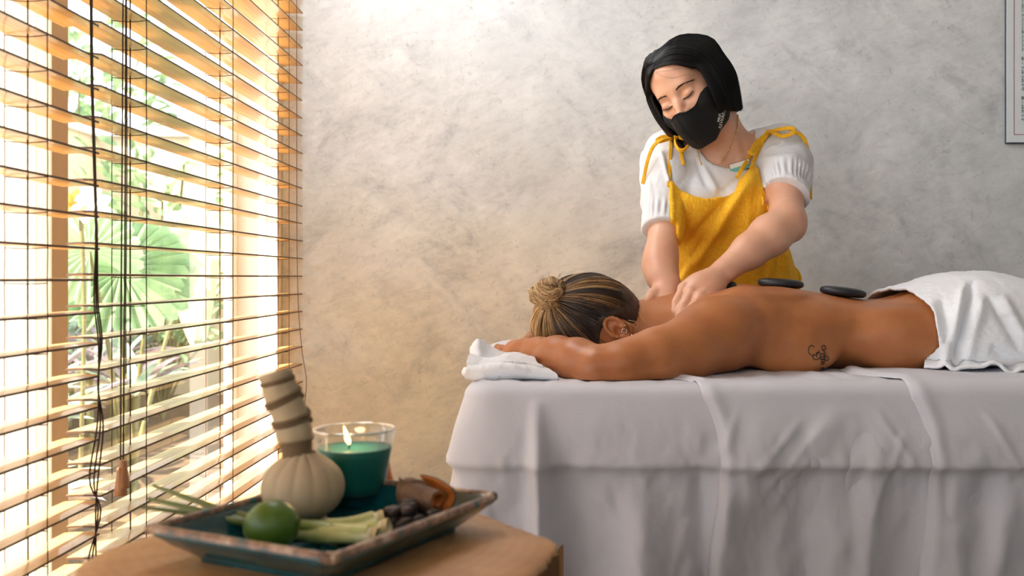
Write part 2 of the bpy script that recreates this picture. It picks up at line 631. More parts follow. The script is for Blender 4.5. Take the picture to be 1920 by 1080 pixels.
def leaf_mat(name, c1, c2, trans=0.35, rough=0.38):
    m, nt, b, out = new_mat(name)
    v = coords(nt)
    c = ramp(nt, noise(nt, v, 14, 3), [(0.35, c1), (0.65, c2)])
    nt.links.new(c, b.inputs['Base Color'])
    b.inputs['Roughness'].default_value = rough
    tl = nd(nt, 'ShaderNodeBsdfTranslucent'); nt.links.new(c, tl.inputs[0])
    mx = nd(nt, 'ShaderNodeMixShader'); mx.inputs[0].default_value = trans
    nt.links.new(b.outputs[0], mx.inputs[1]); nt.links.new(tl.outputs[0], mx.inputs[2])
    nt.links.new(mx.outputs[0], out.inputs['Surface'])
    return m
M_palm = leaf_mat('fan_palm_leaf', srgb(138, 168, 128), srgb(170, 194, 150))  # palm and rhoeo greens paled: veiling haze put into the colour
M_palm2 = leaf_mat('sunlit_palm_leaf', srgb(184, 204, 160), srgb(206, 218, 180))  # paler copy of the leaf, sunlight put into its colour
M_rho = leaf_mat('rhoeo_leaf_green', srgb(130, 160, 136), srgb(186, 204, 182), 0.25)
M_rhop = leaf_mat('rhoeo_leaf_purple', srgb(110, 92, 100), srgb(146, 132, 136), 0.3)
M_bush = leaf_mat('shrub_leaf', srgb(112, 140, 100), srgb(158, 182, 130))
M_stem = simple('palm_stem', srgb(120, 112, 70), 0.7, var=0.15)
M_petal = leaf_mat('orange_petal', srgb(236, 160, 60), srgb(246, 196, 96), 0.4)
M_petalw = leaf_mat('white_petal', srgb(240, 236, 226), srgb(250, 248, 240), 0.4)

def fan_leaf(r, n=22, spread=radians(300)):
    """pleated circular fan palm leaf with a toothed margin, in its own plane (x,y), hub at the origin"""
    V = [(0, 0, 0)]; Fq = []
    a0 = -spread / 2
    for i in range(2 * n + 1):
        a = a0 + spread * i / (2 * n)
        z = 0.028 * r / 0.3 * (1 if i % 2 else -1)
        for k, t in enumerate((0.35, 0.7, 0.93)):
            V.append((r * t * sin(a), r * t * cos(a), z * t - 0.10 * r * t * t))
    for i in range(2 * n):
        b0, b1 = 1 + 3 * i, 4 + 3 * i
        Fq += [(0, b1, b0), (b0, b1, b1 + 1, b0 + 1), (b0 + 1, b1 + 1, b1 + 2, b0 + 2)]
    for i in range(n):                       # two teeth per pleat
        a = a0 + spread * (2 * i + 1) / (2 * n)
        for sgn in (-0.5, 0.5):
            aa = a + sgn * spread / (2 * n)
            V.append((r * sin(aa), r * cos(aa), -0.11 * r))
            bi, bj = 1 + 3 * (2 * i + (0 if sgn < 0 else 1)) + 2, 1 + 3 * (2 * i + (1 if sgn < 0 else 2)) + 2
            Fq.append((bi, bj, len(V) - 1))
    return np.array(V), Fq

def place(V, origin, hub_n, up, twist=0.0):
    """orient local (x,y,z): z -> hub_n, y -> up"""
    n = np.asarray(hub_n, float); n /= np.linalg.norm(n)
    u = np.asarray(up, float); u = u - n * (u @ n); u /= np.linalg.norm(u)
    s_ = np.cross(u, n)
    c, q = cos(twist), sin(twist)
    u2 = u * c + s_ * q; s2 = np.cross(u2, n)
    return V @ np.stack([s2, u2, n]) + np.asarray(origin)

def palm(base, leaves, label):
    root = empty('fan_palm', base); tag(root, label, 'palm')
    for (org, nrm, up, r, mt) in leaves:
        V, Fq = fan_leaf(r)
        obj('leaf', np_mesh('leaf', place(V, org, nrm, up), Fq), mt, root, False)
        c = catmull([base, (np.asarray(base) * 0.5 + np.asarray(org) * 0.5) + np.array((0, 0, 0.12)), org], 14)
        VF = sweep(c, np.linspace(0.014, 0.006, 14), 6)
        obj('stem', np_mesh('stem', *VF), M_stem, root)
    return root

palm(np.array((-1.85, 4.3, -0.02)), [
    (W(228, 505, 4.0), (0.42, -0.75, 0.62), (0.3, 0.2, -1), 0.30, M_palm),
    (W(225, 500, 4.05), (0.1, -0.9, 0.55), (-0.5, 0.1, 1), 0.27, M_palm),
    (W(300, 470, 4.3), (-0.2, -0.7, 0.7), (0.9, 0.1, 0.6), 0.28, M_palm2),
    (W(168, 470, 3.7), (0.7, -0.6, 0.3), (-0.8, 0.2, 0.5), 0.22, M_palm2),
    (W(390, 430, 4.9), (0.2, -0.6, 0.8), (0.8, 0.2, 0.2), 0.24, M_palm2)],
    'fan palm with round pleated leaves growing outside the window')

def strip_leaf(L, w, bend, n=6):
    """lanceolate leaf with a folded midrib from the origin along +y, drooping in z"""
    V, Fq = [], []
    for i in range(n + 1):
        t = i / n
        ww = w * (sin(pi * min(1, t * 0.9 + 0.1)) ** 0.7) * 0.5 if i < n else 0.0005
        y = L * t * cos(bend * t * 0.6); z = L * t * sin(0.9) * 0.8 * (1 - t * bend * 0.6)
        V += [(-ww, y, z + ww * 0.5), (0, y, z), (ww, y, z + ww * 0.5)]
        if i:
            a, b = 3 * (i - 1), 3 * i
            Fq += [(a, a + 1, b + 1, b), (a + 1, a + 2, b + 2, b + 1)]
    return np.array(V), Fq

rho_meshes = []
for i in range(6):
    V, Fq = strip_leaf(0.30 + 0.05 * (i % 3), 0.055, 0.5 + 0.25 * (i % 3))
    me = np_mesh('blade_leaf', V, Fq); me.materials.append((M_rho, M_rho, M_rhop)[i % 3]); rho_meshes.append(me)
spots = []
rr = random.Random(3)
for k in range(22):
    y = 2.55 + 0.215 * k + rr.uniform(-0.1, 0.1)
    xx = -0.375 * y - 0.18 - rr.uniform(0, 0.62)
    spots.append((max(-3.3, min(xx, -1.42)), y, 0.16 + rr.uniform(0, 0.14) + 0.030 * y))
for k, (x, y, z) in enumerate(spots):
    g = empty('rhoeo_plant', (x, y, -0.02))
    tag(g, 'spiky green and purple rhoeo plant in the bed outside the window', 'plant', 'rhoeo plants bedded outside the window')
    VF = sweep(catmull([(x, y, -0.02), (x, y, z * 0.6), (x, y, z)], 5), 0.018, 5)
    obj('stem', np_mesh('stem', *VF), M_stem, g)
    for j in range(13):
        o = bpy.data.objects.new('leaf', rho_meshes[rr.randrange(6)]); COL.objects.link(o)
        o.parent = g; o.location = (0, 0, z + 0.02)
        o.rotation_euler = (rr.uniform(-0.35, 0.55), 0, j * 2.4 + rr.uniform(-0.3, 0.3))
        s_ = rr.uniform(0.7, 1.15); o.scale = (s_, s_, s_)

def shrub(base, h, r, n, mat, label, seed, leaf=0.12):
    """bushy plant: stems plus one mesh of broad leaves"""
    q = random.Random(seed)
    root = empty('leafy_shrub', base); tag(root, label, 'shrub')
    mb, ms = MB(), MB()
    for i in range(n):
        a = q.uniform(0, 2 * pi); rr_ = r * q.random() ** 0.5; zz = h * (0.25 + 0.75 * q.random())
        p = np.array((base[0] + rr_ * cos(a), base[1] + rr_ * sin(a), base[2] + zz))
        V, Fq = strip_leaf(leaf * q.uniform(0.7, 1.3), leaf * 0.42, 0.7, 4)
        mb.add((place(V, p, (q.uniform(-1, 1), q.uniform(-1, 1), 1.0), (cos(a), sin(a), q.uniform(-0.4, 0.6))), Fq))
        if i % 12 == 0:
            ms.add(sweep(catmull([base, base + (p - base) * 0.5 + (0, 0, 0.08), p], 6), 0.008, 5))
    f = mb.build('foliage', mat, root, False); f['kind'] = 'stuff'
    ms.build('stem', M_stem, root)
    return root
shrub(np.array((-2.60, 6.6, -0.02)), 1.75, 0.50, 520, M_bush, 'tall leafy shrub before the cream garden wall', 5)
shrub(np.array((-1.85, 7.45, -0.02)), 1.25, 0.40, 300, M_palm2, 'pale green shrub beside the tall leafy shrub outside', 6, 0.15)
shrub(np.array((-4.35, 8.9, -0.02)), 3.3, 0.9, 620, M_bush, 'dark green tree crown showing above the garden wall', 8, 0.2)
# banana leaf standing in the sun
br = empty('banana_plant', (-1.95, 5.35, -0.02)); tag(br, 'narrow banana plant with upright pale leaves outside the window', 'plant')
for (uv0, uv1, uv2, yy) in (((372, 640), (370, 430), (392, 300), 5.3), ((385, 640), (392, 480), (430, 400), 5.4), ((360, 650), (352, 560), (330, 480), 5.3)):
    C = catmull([W(uv0[0], uv0[1], yy), W(uv1[0], uv1[1], yy), W(uv2[0], uv2[1], yy)], 20)
    wd = 0.085 * np.sin(np.linspace(0.05, 1, 20) ** 1.5 * pi) ** 0.6 + 0.004
    V = np.vstack([[C[i] + np.array((-wd[i], 0, 0.02)), C[i], C[i] + np.array((wd[i], -0.02, 0.02))] for i in range(20)])
    obj('leaf', np_mesh('leaf', V, [tuple(int(x) for x in f) for f in grid_faces(20, 3)]), M_palm2, br)
# frangipani blooms at the left
fl = empty('flowering_branch', W(150, 600, 3.4)); tag(fl, 'branch with orange and white blossom outside the window', 'flower')
obj('branch', np_mesh('branch', *sweep(catmull([W(150, 900, 3.4), W(158, 600, 3.4), W(152, 400, 3.4)], 12), 0.008, 6)), M_stem, fl)
for i, (u, v, mt) in enumerate(((140, 385, M_petal), (172, 372, M_petalw), (165, 395, M_petalw), (182, 385, M_petalw))):
    mb = MB()
    for k in range(5):
        V, Fq = strip_leaf(0.055, 0.04, 0.4, 4)
        mb.add((place(V, W(u, v, 3.4), (0.3, -0.9, 0.2), (cos(k * 1.257 + i), 0, sin(k * 1.257 + i))), Fq))
    mb.build('blossom', mt, fl, False)

# ---------------------------------------------------------------- wooden blinds
def slat_mat():
    m, nt, b, out = new_mat('honey_wood_slat')
    v = coords(nt, (30, 1.2, 30))
    g = noise(nt, v, 6, 6, 0.6, 0.4)
    c = ramp(nt, g, [(0.3, srgb(186, 152, 100)), (0.5, srgb(208, 176, 122)), (0.7, srgb(222, 194, 142))])
    nt.links.new(c, b.inputs['Base Color'])
    b.inputs['Roughness'].default_value = 0.32
    b.inputs['Coat Weight'].default_value = 0.3
    tl = nd(nt, 'ShaderNodeBsdfTranslucent'); tl.inputs[0].default_value = srgb(255, 206, 112)
    mx = nd(nt, 'ShaderNodeMixShader'); mx.inputs[0].default_value = 0.20
    nt.links.new(b.outputs[0], mx.inputs[1]); nt.links.new(tl.outputs[0], mx.inputs[2])
    nt.links.new(mx.outputs[0], out.inputs['Surface'])
    return m
M_slat = slat_mat()
M_edge = simple('slat_edge_painted_shade', srgb(86, 58, 38), 0.5, var=0.15)  # edge darkened: backlit shade put into the colour
M_cord = simple('brown_blind_cord', srgb(62, 44, 32), 0.8, var=0.2, nscale=400)
M_cordl = simple('light_brown_blind_cord', srgb(120, 78, 50), 0.8, var=0.2, nscale=400)
M_tassel = simple('wooden_tassel', srgb(178, 124, 78), 0.4, var=0.15, nscale=80, stretch=(1, 1, 0.2))
XR, XW = -0.645, -0.695
PITCH = 0.0449

def slat_mesh(y0, y1, seed):
    """one slat, thin with slightly crowned faces; dark edges as second material; origin at its centre"""
    q = random.Random(seed)
    n = 14
    V, Fq, mi = [], [], []
    th, hw, L = 0.0030, (XR - XW) / 2, (y1 - y0) / 2
    ph, amp = q.uniform(0, 6), q.uniform(0.0002, 0.0007)
    sec = [(-1, -0.5), (-1, 0.5), (-0.4, 0.9), (0.4, 0.9), (1, 0.5), (1, -0.5), (0.4, -0.1), (-0.4, -0.1)]
    for i in range(n + 1):
        y = -L + 2 * L * i / n
        dz = amp * sin(ph + 3.2 * y)
        V += [(a * hw, y, b_ * th + dz) for a, b_ in sec]
    for i in range(n):
        for k in range(8):
            a, b_ = i * 8 + k, i * 8 + (k + 1) % 8
            Fq.append((a, b_, b_ + 8, a + 8)); mi.append(1 if k in (0, 4) else 0)
    Fq.append(tuple(range(8))[::-1]); mi.append(1)
    Fq.append(tuple(range(n * 8, n * 8 + 8))); mi.append(1)
    me = np_mesh('slat', V, Fq)
    me.materials.append(M_slat); me.materials.append(M_edge)
    me.polygons.foreach_set('material_index', mi)
    return me

def blind(y0, y1, z_ref, ladders, label, far_cord):
    root = empty('wooden_blind', (-0.67, (y0 + y1) / 2, 0.2))
    tag(root, label, 'blind', 'honey wood venetian blinds')
    meshes = [slat_mesh(y0, y1, s_) for s_ in range(4)]
    k0 = -int((z_ref - 0.24) / PITCH); k1 = int((2.30 - z_ref) / PITCH)
    q = random.Random(int(y0 * 100))
    zs = []
    for k in range(k0, k1 + 1):
        z = z_ref + k * PITCH
        zs.append(z)
        o = bpy.data.objects.new('slat', meshes[k % 4]); COL.objects.link(o)
        o.parent = root; o.location = (q.uniform(-0.0006, 0.0006), q.uniform(-0.0015, 0.0015), z - 0.2)
        o.rotation_euler = (q.uniform(-0.0006, 0.0006), q.uniform(-0.010, 0.014), 0)
    box_obj('headrail', (XW - 0.01, y0, 2.33), (XR + 0.008, y1, 2.385), M_slat, root, 0.003)
    box_obj('bottom_rail', (XW, y0, z_ref + k0 * PITCH - 0.05), (XR, y1, z_ref + k0 * PITCH - 0.03), M_slat, root, 0.003)
    zb = z_ref + k0 * PITCH - 0.03
    for y, dark in ladders:
        mc = M_cord if dark else M_cordl
        for x in (XR + 0.0022, XW - 0.0022):
            mb = MB()
            n = 160
            zz = np.linspace(zb, 2.33, n)
            C = np.stack([np.full(n, x), y + 0.0006 * np.sin(zz * 900), zz], 1)
            mb.add(sweep(C, 0.00085, 4))
            mb.build('ladder_cord', mc, root)
        rme = np_mesh('ladder_rung', *sweep(catmull([(XW - 0.002 + 0.67, 0, -0.0030), (0, 0.004, -0.0042), (XR + 0.002 + 0.67, 0, -0.0030)], 5), 0.0007, 4)); rme.materials.append(mc)
        for z in zs:
            o = bpy.data.objects.new('ladder_rung', rme); COL.objects.link(o); o.parent = root; o.location = (0, y - (y0 + y1) / 2, z - 0.2)
        obj('lift_cord', np_mesh('lift_cord', *sweep(catmull([(-0.67, y + 0.006, zb), (-0.671, y + 0.006, 1.0), (-0.67, y + 0.006, 2.33)], 12), 0.0012, 5)), mc, root)
    return root

b1 = blind(1.416, 2.548, ZC + 0.005, ((1.568, True), (1.99, False), (2.41, False)),
           'longer wooden blind reaching to the grey plaster wall', True)
b2 = blind(-0.50, 1.410, ZC - 0.003, ((1.262, True), (0.75, True), (0.1, True)),
           'nearer wooden blind ending at the twisted dark pull cords', False)
# pull cords: a twisted bundle at the gap, and two cords with wooden tassels
XC = XR + 0.012
def cord(par, pts, r, name='pull_cord', mat=M_cord):
    return obj(name, np_mesh(name, *sweep(catmull(pts, 60), r, 6)), mat, par)
def CW(u, v, x=XC): y = -x * F / (U0 - u); return np.array((x, y, ZC - (v - V0) / F * y))
for j, off in enumerate((-2.2, 0.0, 2.0)):
    uv = [(170, -80), (171, 0), (172.5, 150), (177, 300), (181, 450), (180 + off, 560), (188 + off, 640), (184 - off, 720), (188 + off * 2, 800), (176 + off * 3, 900), (184 - off * 3, 960), (172 + off * 3, 1060), (170, 1180)]
    cord(b2, [CW(u + off * 0.7, v, XC + 0.001 * j) for u, v in uv], 0.00125)
for j, (u0_, top, bot) in enumerate(((229, -80, 902), (234, -80, 888))):
    cord(b1, [CW(u0_ + 2, top, XC + 0.003 * j), CW(u0_ + (1 if j else 0), 300, XC + 0.003 * j), CW(u0_ - 2 + j, 600, XC + 0.003 * j), CW(u0_ - 3, bot, XC + 0.003 * j)], 0.0012)
    p = CW(u0_ - 3, bot, XC + 0.003 * j + 0.004)
    pr = [(0.0, 0.020), (0.0042, 0.0195), (0.0052, 0.017), (0.0056, 0.010), (0.0082, -0.010), (0.0092, -0.018), (0.0090, -0.0205), (0.0, -0.021)]
    obj('tassel', np_mesh('tassel', *lathe(pr, p, 20)), M_tassel, b1)
cord(b1, [CW(237, -80, XC), CW(238, 300, XC), CW(236, 560, XC), CW(236, 700, XC)], 0.0009)
# thin cord by the wall end of the long blind
cord(b1, [(-0.632, 2.44, 2.3), (-0.632, 2.44, 1.25), (-0.630, 2.44, 0.90), (-0.618, 2.43, 0.75), (-0.606, 2.43, 0.66), (-0.615, 2.43, 0.58), (-0.630, 2.44, 0.50)], 0.0009, 'pull_cord', M_cordl)

# ---------------------------------------------------------------- notice on the back wall
M_board = simple('grey_white_board', srgb(224, 230, 232), 0.45, var=0.02)
M_boardedge = simple('board_edge_dark', srgb(52, 60, 74), 0.5)
M_red = simple('thin_red_line_print', srgb(176, 60, 72), 0.5)
M_ink = simple('black_print', srgb(40, 42, 48), 0.6)
YB = WALL_Y - 0.012
nb = empty('notice_board', (W(1887, 267, YB)[0], YB, W(1887, 267, YB)[2]))
tag(nb, 'grey-white printed notice with a thin red border on the plaster wall', 'notice')
x0, zb_ = W(1887, 267, YB)[0], W(1887, 267, YB)[2]
box_obj('backing', (x0 + 0.001, YB + 0.0003, zb_ - 0.003), (x0 + 0.62, WALL_Y - 0.0005, zb_ + 0.86), M_boardedge, nb)
box_obj('panel', (x0, YB - 0.002, zb_), (x0 + 0.62, YB, zb_ + 0.86), M_board, nb)
def px(d): return d / F * YB
bl = MB()
for lo, hi in (((13, 14), (14.2, 620)), ((13, 14), (400, 15.2))):
    V = [(x0 + px(lo[0]), YB - 0.0026, zb_ + px(lo[1])), (x0 + px(hi[0]), YB - 0.0026, zb_ + px(lo[1])), (x0 + px(hi[0]), YB - 0.0026, zb_ + px(hi[1])), (x0 + px(lo[0]), YB - 0.0026, zb_ + px(hi[1]))]
    bl.add((V, [(0, 1, 2, 3)]))
bl.build('border_line', M_red, nb, False)

def text_mesh(txt, size, name='lettering', bold=0.0, align='LEFT'):
    cu = bpy.data.curves.new(name, 'FONT'); cu.body = txt; cu.size = size; cu.offset = bold; cu.align_x = align
    cu.resolution_u = 3
    to = bpy.data.objects.new(name, cu); COL.objects.link(to)
    bpy.context.view_layer.update()
    me = bpy.data.meshes.new_from_object(to.evaluated_get(bpy.context.evaluated_depsgraph_get()))
    bpy.data.objects.remove(to); bpy.data.curves.remove(cu)
    me.materials.clear()
    return me
rows = [(3, '1.4'), (11, '2.'), (19, '2.1'), (28, 's\u01b0'), (36, '2.2'), (44, '2.3'), (52, '2.4'), (60, '3.'), (69, '3.1'), (77, '3.2'), (85, '3.3'), (93, '3.4'),
        (110, 'II.'), (118, '1.'), (126, 's\u1ed1'), (135, '2.'), (143, 'c\u00e1'), (151, '3.'), (159, '4.'), (167, '\u0111\u00e1'), (184, 'III.'), (192, '1.'), (200, '2.'), (208, '3.'), (216, 'nh'), (224, '4.')]
lt = MB()
for v, t in rows:
    bold = 0.0003 if t in ('2.', '3.', 'II.', 'III.') else 0.0
    me = text_mesh(t, px(8.6), bold=bold)
    V = np.array([(x0 + px(27) + q.co.x, YB - 0.0028, W(0, v + 3, YB)[2] + q.co.y) for q in me.vertices])
    if len(V): lt.add((V, [tuple(p.vertices) for p in me.polygons]))
lt.build('lettering', M_ink, nb, False)
# ================================================================== MASSAGE TABLE AND ITS LINEN
TZ = 0.740                              # top of the padded table (under the sheet)
TX0, TX1, TY0, TY1 = -0.150, 1.80, 1.615, 2.315

def skin_mat(name, base, dark, red, rough=0.42):
    m, nt, b, out = new_mat(name)
    v = coords(nt)
    c = ramp(nt, noise(nt, v, 9, 4, 0.6), [(0.3, dark), (0.62, base)])
    c = mixc(nt, ramp(nt, noise(nt, v, 22, 3), [(0.52, (0, 0, 0, 1)), (0.75, (0.35, 0.35, 0.35, 1))]), c, red)
    sp = noise(nt, v, 420, 2, 0.5)
    c = mixc(nt, ramp(nt, sp, [(0.35, (0.10, 0.10, 0.10, 1)), (0.55, (0, 0, 0, 1))]), c, dark)
    nt.links.new(c, b.inputs['Base Color'])
    b.inputs['Roughness'].default_value = rough
    b.inputs['Subsurface Weight'].default_value = 0.12
    b.inputs['Subsurface Radius'].default_value = (0.012, 0.004, 0.002)
    b.inputs['Subsurface Scale'].default_value = 1.0
    n1 = bump(nt, None, noise(nt, v, 700, 3, 0.6), 0.12, 0.0006)
    bump(nt, b, noise(nt, v, 60, 3, 0.5), 0.10, 0.002, n1)
    return m
M_skinc = skin_mat('tanned_skin', srgb(186, 120, 72), srgb(160, 96, 54), srgb(176, 96, 62))
M_skint = skin_mat('light_skin', srgb(226, 176, 146), srgb(208, 152, 122), srgb(218, 148, 124))

def fabric_mat(name, col, var=0.03, weave=900, rough=0.9, bmp=0.25, wr=0.3, wscale=16, sheen=0.0, stretch=(1, 1, 1), trans=0.0, wdist=0.006):
    m, nt, b, out = new_mat(name)
    v = coords(nt, stretch)
    c = ramp(nt, noise(nt, v, 5, 3), [(0.3, tuple(x * (1 - var) for x in col[:3]) + (1,)), (0.7, col)])
    nt.links.new(c, b.inputs['Base Color'])
    b.inputs['Roughness'].default_value = rough
    b.inputs['Sheen Weight'].default_value = sheen
    n1 = bump(nt, None, noise(nt, v, weave, 2, 0.6), bmp, 0.0006)
    bump(nt, b, noise(nt, v, wscale, 5, 0.55, 0.6), wr, wdist, n1)
    if trans:
        tl = nd(nt, 'ShaderNodeBsdfTranslucent'); nt.links.new(c, tl.inputs[0])
        mx = nd(nt, 'ShaderNodeMixShader'); mx.inputs[0].default_value = trans
        nt.links.new(b.outputs[0], mx.inputs[1]); nt.links.new(tl.outputs[0], mx.inputs[2])
        nt.links.new(mx.outputs[0], out.inputs['Surface'])
    return m
M_sheet = fabric_mat('white_cotton_sheet', srgb(212, 212, 219), wr=0.5, wscale=11)
M_terry = fabric_mat('white_terry', srgb(240, 241, 244), weave=520, bmp=0.9, wr=0.3, wscale=60, sheen=0.3, wdist=0.003)
M_pad = simple('table_padding', srgb(120, 96, 80), 0.6)
M_tleg = simple('beech_table_leg', srgb(176, 130, 88), 0.5, var=0.15)

mt_ = empty('massage_table', ((TX0 + TX1) / 2, (TY0 + TY1) / 2, 0))
tag(mt_, 'massage table hidden beneath the white sheets', 'massage table')
box_obj('padded_top', (TX0 + 0.012, TY0 + 0.012, TZ - 0.105), (TX1 - 0.012, TY1 - 0.012, TZ - 0.006), M_pad, mt_, 0.02)
for x in (TX0 + 0.12, TX1 - 0.16):
    for y in (TY0 + 0.06, TY1 - 0.10):
        box_obj('leg', (x, y, 0), (x + 0.045, y + 0.045, TZ - 0.105), M_tleg, mt_, 0.004)

# --- the sheet as one draped skin: rows run from the flat top over the edge and down
def gauss(x, c, w): return np.exp(-((x - c) / w) ** 2)

FOLDS = [  # X at top, drift of X per metre down, width, amplitude, depth where it starts, sharp side(+1/-1/0)
    (-0.030, 0.02, 0.011, 0.020, 0.00), (0.012, 0.05, 0.030, -0.010, 0.02), (-0.100, -0.12, 0.020, 0.008, 0.10),
    (0.130, 0.02, 0.022, 0.012, 0.08), (0.185, -0.10, 0.030, 0.016, 0.14), (0.235, 0.05, 0.016, -0.010, 0.06),
    (0.330, -0.25, 0.040, 0.010, 0.02), (0.395, 0.10, 0.022, -0.007, 0.05), (0.455, 0.02, 0.028, 0.009, 0.12),
    (0.520, -0.02, 0.016, 0.008, 0.02), (0.640, 0.05, 0.034, 0.010, 0.10), (0.745, -0.08, 0.022, 0.012, 0.12),
    (0.700, 0.0, 0.02, -0.006, 0.04), (0.90, 0.0, 0.03, 0.010, 0.10), (1.1, 0.0, 0.04, 0.012, 0.1), (1.35, 0.0, 0.04, 0.012, 0.1), (1.6, 0, 0.04, 0.01, 0.1)]

def drape(name, mat, parent, x_lo, lift, x_step=0.005, zbot=0.27, top_depth=0.70, left_end=True, edge=None, seed=0, hem=0.463, fold_k=1.0):
    r = 0.022
    # row coordinate: horizontal inset (on the top) then depth below the edge
    top_rows = [-x for x in (np.linspace(top_depth, 0.03, 40 if top_depth > 0.3 else 20) if top_depth > 0 else [])]
    arc = np.linspace(0, pi / 2, 7)
    down = np.concatenate([np.linspace(0.004, 0.16, 30), np.linspace(0.166, TZ - zbot - r, 50)])
    # perimeter: left end from the back to the front-left corner, then along the front
    P, N, FR = [], [], []
    if left_end:
        for y in np.linspace(TY1, TY0 + 0.05, 34):
            P.append((TX0, y)); N.append((-1, 0)); FR.append(0)
        for a in np.linspace(0, pi / 2, 14)[1:-1]:
            P.append((TX0 + 0.05 - 0.05 * cos(a), TY0 + 0.05 - 0.05 * sin(a))); N.append((-cos(a), -sin(a))); FR.append(sin(a))
    for x in np.arange(max(x_lo, TX0 + 0.05), TX1, x_step):
        P.append((x, TY0)); N.append((0, -1)); FR.append(1)
    P, N, FR = np.array(P), np.array(N), np.array(FR, float)
    rows = []
    n = len(P)
    cx = np.column_stack([P, np.zeros(n)])
    def noise2(d, s, sc=(1, 1, 1)):
        q = cx.copy(); q[:, 2] = d
        return fbm(q, np.array(sc) * s, seed + 5, 3)
    for t in top_rows:
        Q = P.copy()
        inset = -t
        if left_end:
            m = FR < 0.5
            # left end rows stay put while they are collected onto the top cap (clamped to the middle)
            Q = P - N * inset
            Q[:, 1] = np.minimum(Q[:, 1], TY1)
            Q[FR < 1, 0] = np.minimum(Q[FR < 1, 0], TX0 + inset)
        else:
            Q = P - N * inset
        z = TZ + lift + 0.0022 * fbm(np.column_stack([Q, np.zeros(n)]), np.array((9, 9, 1)), seed, 3) + 0.004 * np.abs(fbm(np.column_stack([Q, np.zeros(n)]), np.array((26, 7, 1)), seed + 9, 2))
        rows.append(np.column_stack([Q, z]))
    for a in arc:
        Q = P - N * (r - (r + lift) * sin(a))[..., None] if False else P - N * (r - (r + lift) * sin(a))
        z = np.full(n, TZ - r + (r + lift) * cos(a)) + 0.0015 * noise2(0, 9)
        rows.append(np.column_stack([Q, z]))
    for d in down:
        tx = P[:, 0] + 0.0
        out = np.full(n, lift)
        # slab bulge then tucked back below the padded edge
        slab = 0.108
        if d < slab: out += 0.012 * sin(pi * min(1, d / slab) * 0.5)
        else: out += 0.012 - 0.020 * (1 - math.exp(-(d - slab) / 0.010)) - 0.24 * (d - slab)
        for (x, dr, w, am, st) in FOLDS:
            g = gauss(tx, x + dr * d, w * (1 + 1.2 * d))
            out += FR * fold_k * 1.7 * am * g * float(sstep(st - 0.03, st + 0.16, d)) * (1 + 1.3 * d)
        out += FR * (0.0052 * noise2(d * 0.5, 12, (1, 1, 0.7)) + 0.0040 * noise2(d, 24, (1, 1, 0.5)) + 0.0016 * noise2(d, 60, (1, 1, 0.5))) * float(sstep(0, 0.1, d))
        # diagonal pulls
        out += FR * 0.006 * gauss(tx + 0.55 * d, 0.46, 0.02) * float(sstep(0.0, 0.05, d) * sstep(0.22, 0.12, d))
        out += FR * 0.005 * gauss(tx - 0.35 * d, 0.21, 0.014) * float(sstep(0.02, 0.1, d) * sstep(0.4, 0.2, d))
        for (x_, s1x, d0_, d1_, w_) in ((0.40, 0.9, 0.03, 0.12, 0.008), (0.43, 0.8, 0.04, 0.14, 0.007), (0.52, -0.7, 0.02, 0.10, 0.006), (0.30, 0.5, 0.02, 0.09, 0.006), (0.08, -0.5, 0.16, 0.30, 0.008), (0.22, 0.3, 0.2, 0.4, 0.008), (0.56, 0.3, 0.05, 0.2, 0.007), (0.70, -0.5, 0.02, 0.12, 0.006)):
            out += FR * 0.0042 * gauss(tx + s1x * (d - d0_), x_, w_) * float(sstep(d0_ - 0.01, d0_ + 0.02, d) * sstep(d1_ + 0.02, d1_ - 0.02, d))
        out += FR * 0.003 * np.sin(tx * 46 + 9 * d) * float(sstep(0.1, 0.4, d))
        # flare of the corner and the left end
        cor = 1 - np.abs(FR - 0.5) * 2
        flare = (0.20 * d + 0.35 * max(0, d - 0.1)) * (1 - FR) + cor * (0.16 * d)
        out += flare * (0.75 + 0.0 * tx)
        out += (1 - FR) * 0.018 * np.sin(P[:, 1] * 34) * float(sstep(0, 0.3, d))
        if hem:
            out += FR * 0.0035 * math.exp(-((d - hem) / 0.0035) ** 2) - FR * 0.004 * (1 if d > hem + 0.004 else 0)
        Q = P + N * out[:, None]
        rows.append(np.column_stack([Q, np.full(n, TZ - r - d)]))
    R = np.array(rows)                      # rows, n, 3
    if edge is not None:
        R = edge(R, P, len(top_rows), len(arc), down, top_rows)
    Fq = grid_faces(R.shape[0], n)
    o = obj(name, np_mesh(name, R.reshape(-1, 3), Fq), mat, parent)
    return o, R, (top_rows, arc, down)

bs, R0, _ = drape('bed_sheet', M_sheet, None, TX0, 0.0)
md = bs.modifiers.new('thickness', 'SOLIDIFY'); md.thickness = 0.0012; md.offset = 1
tag(bs, 'white cotton under-sheet hanging from the head end of the massage table', 'sheet')

def over_edge(xe_fn):
    """shift the first columns so that the free edge follows xe_fn(row param)"""
    def f(R, P, nt_, na, down, tops):
        n = R.shape[1]
        k = np.arange(n)
        for i in range(R.shape[0]):
            if i < nt_: s = tops[i]
            elif i < nt_ + na: s = -0.02 + 0.02 * (i - nt_) / na
            else: s = down[i - nt_ - na]
            shift, thick = xe_fn(s)
            w = np.clip(1 - (R[i, :, 0] - P[0, 0]) / 0.22, 0, 1) ** 1.5
            R[i, :, 0] += shift * w
            # rolled, slightly raised fold along the free edge
            e = np.exp(-((k - 3.0) / 2.2) ** 2) * thick
            if i < nt_: R[i, :, 2] += e
            else: R[i, :, 1] -= e
            back = np.where(k < 2, thick * 1.0, 0)
            if i < nt_: R[i, :, 2] -= back * 0.8
            else: R[i, :, 1] += back * 0.8
        return R
    return f

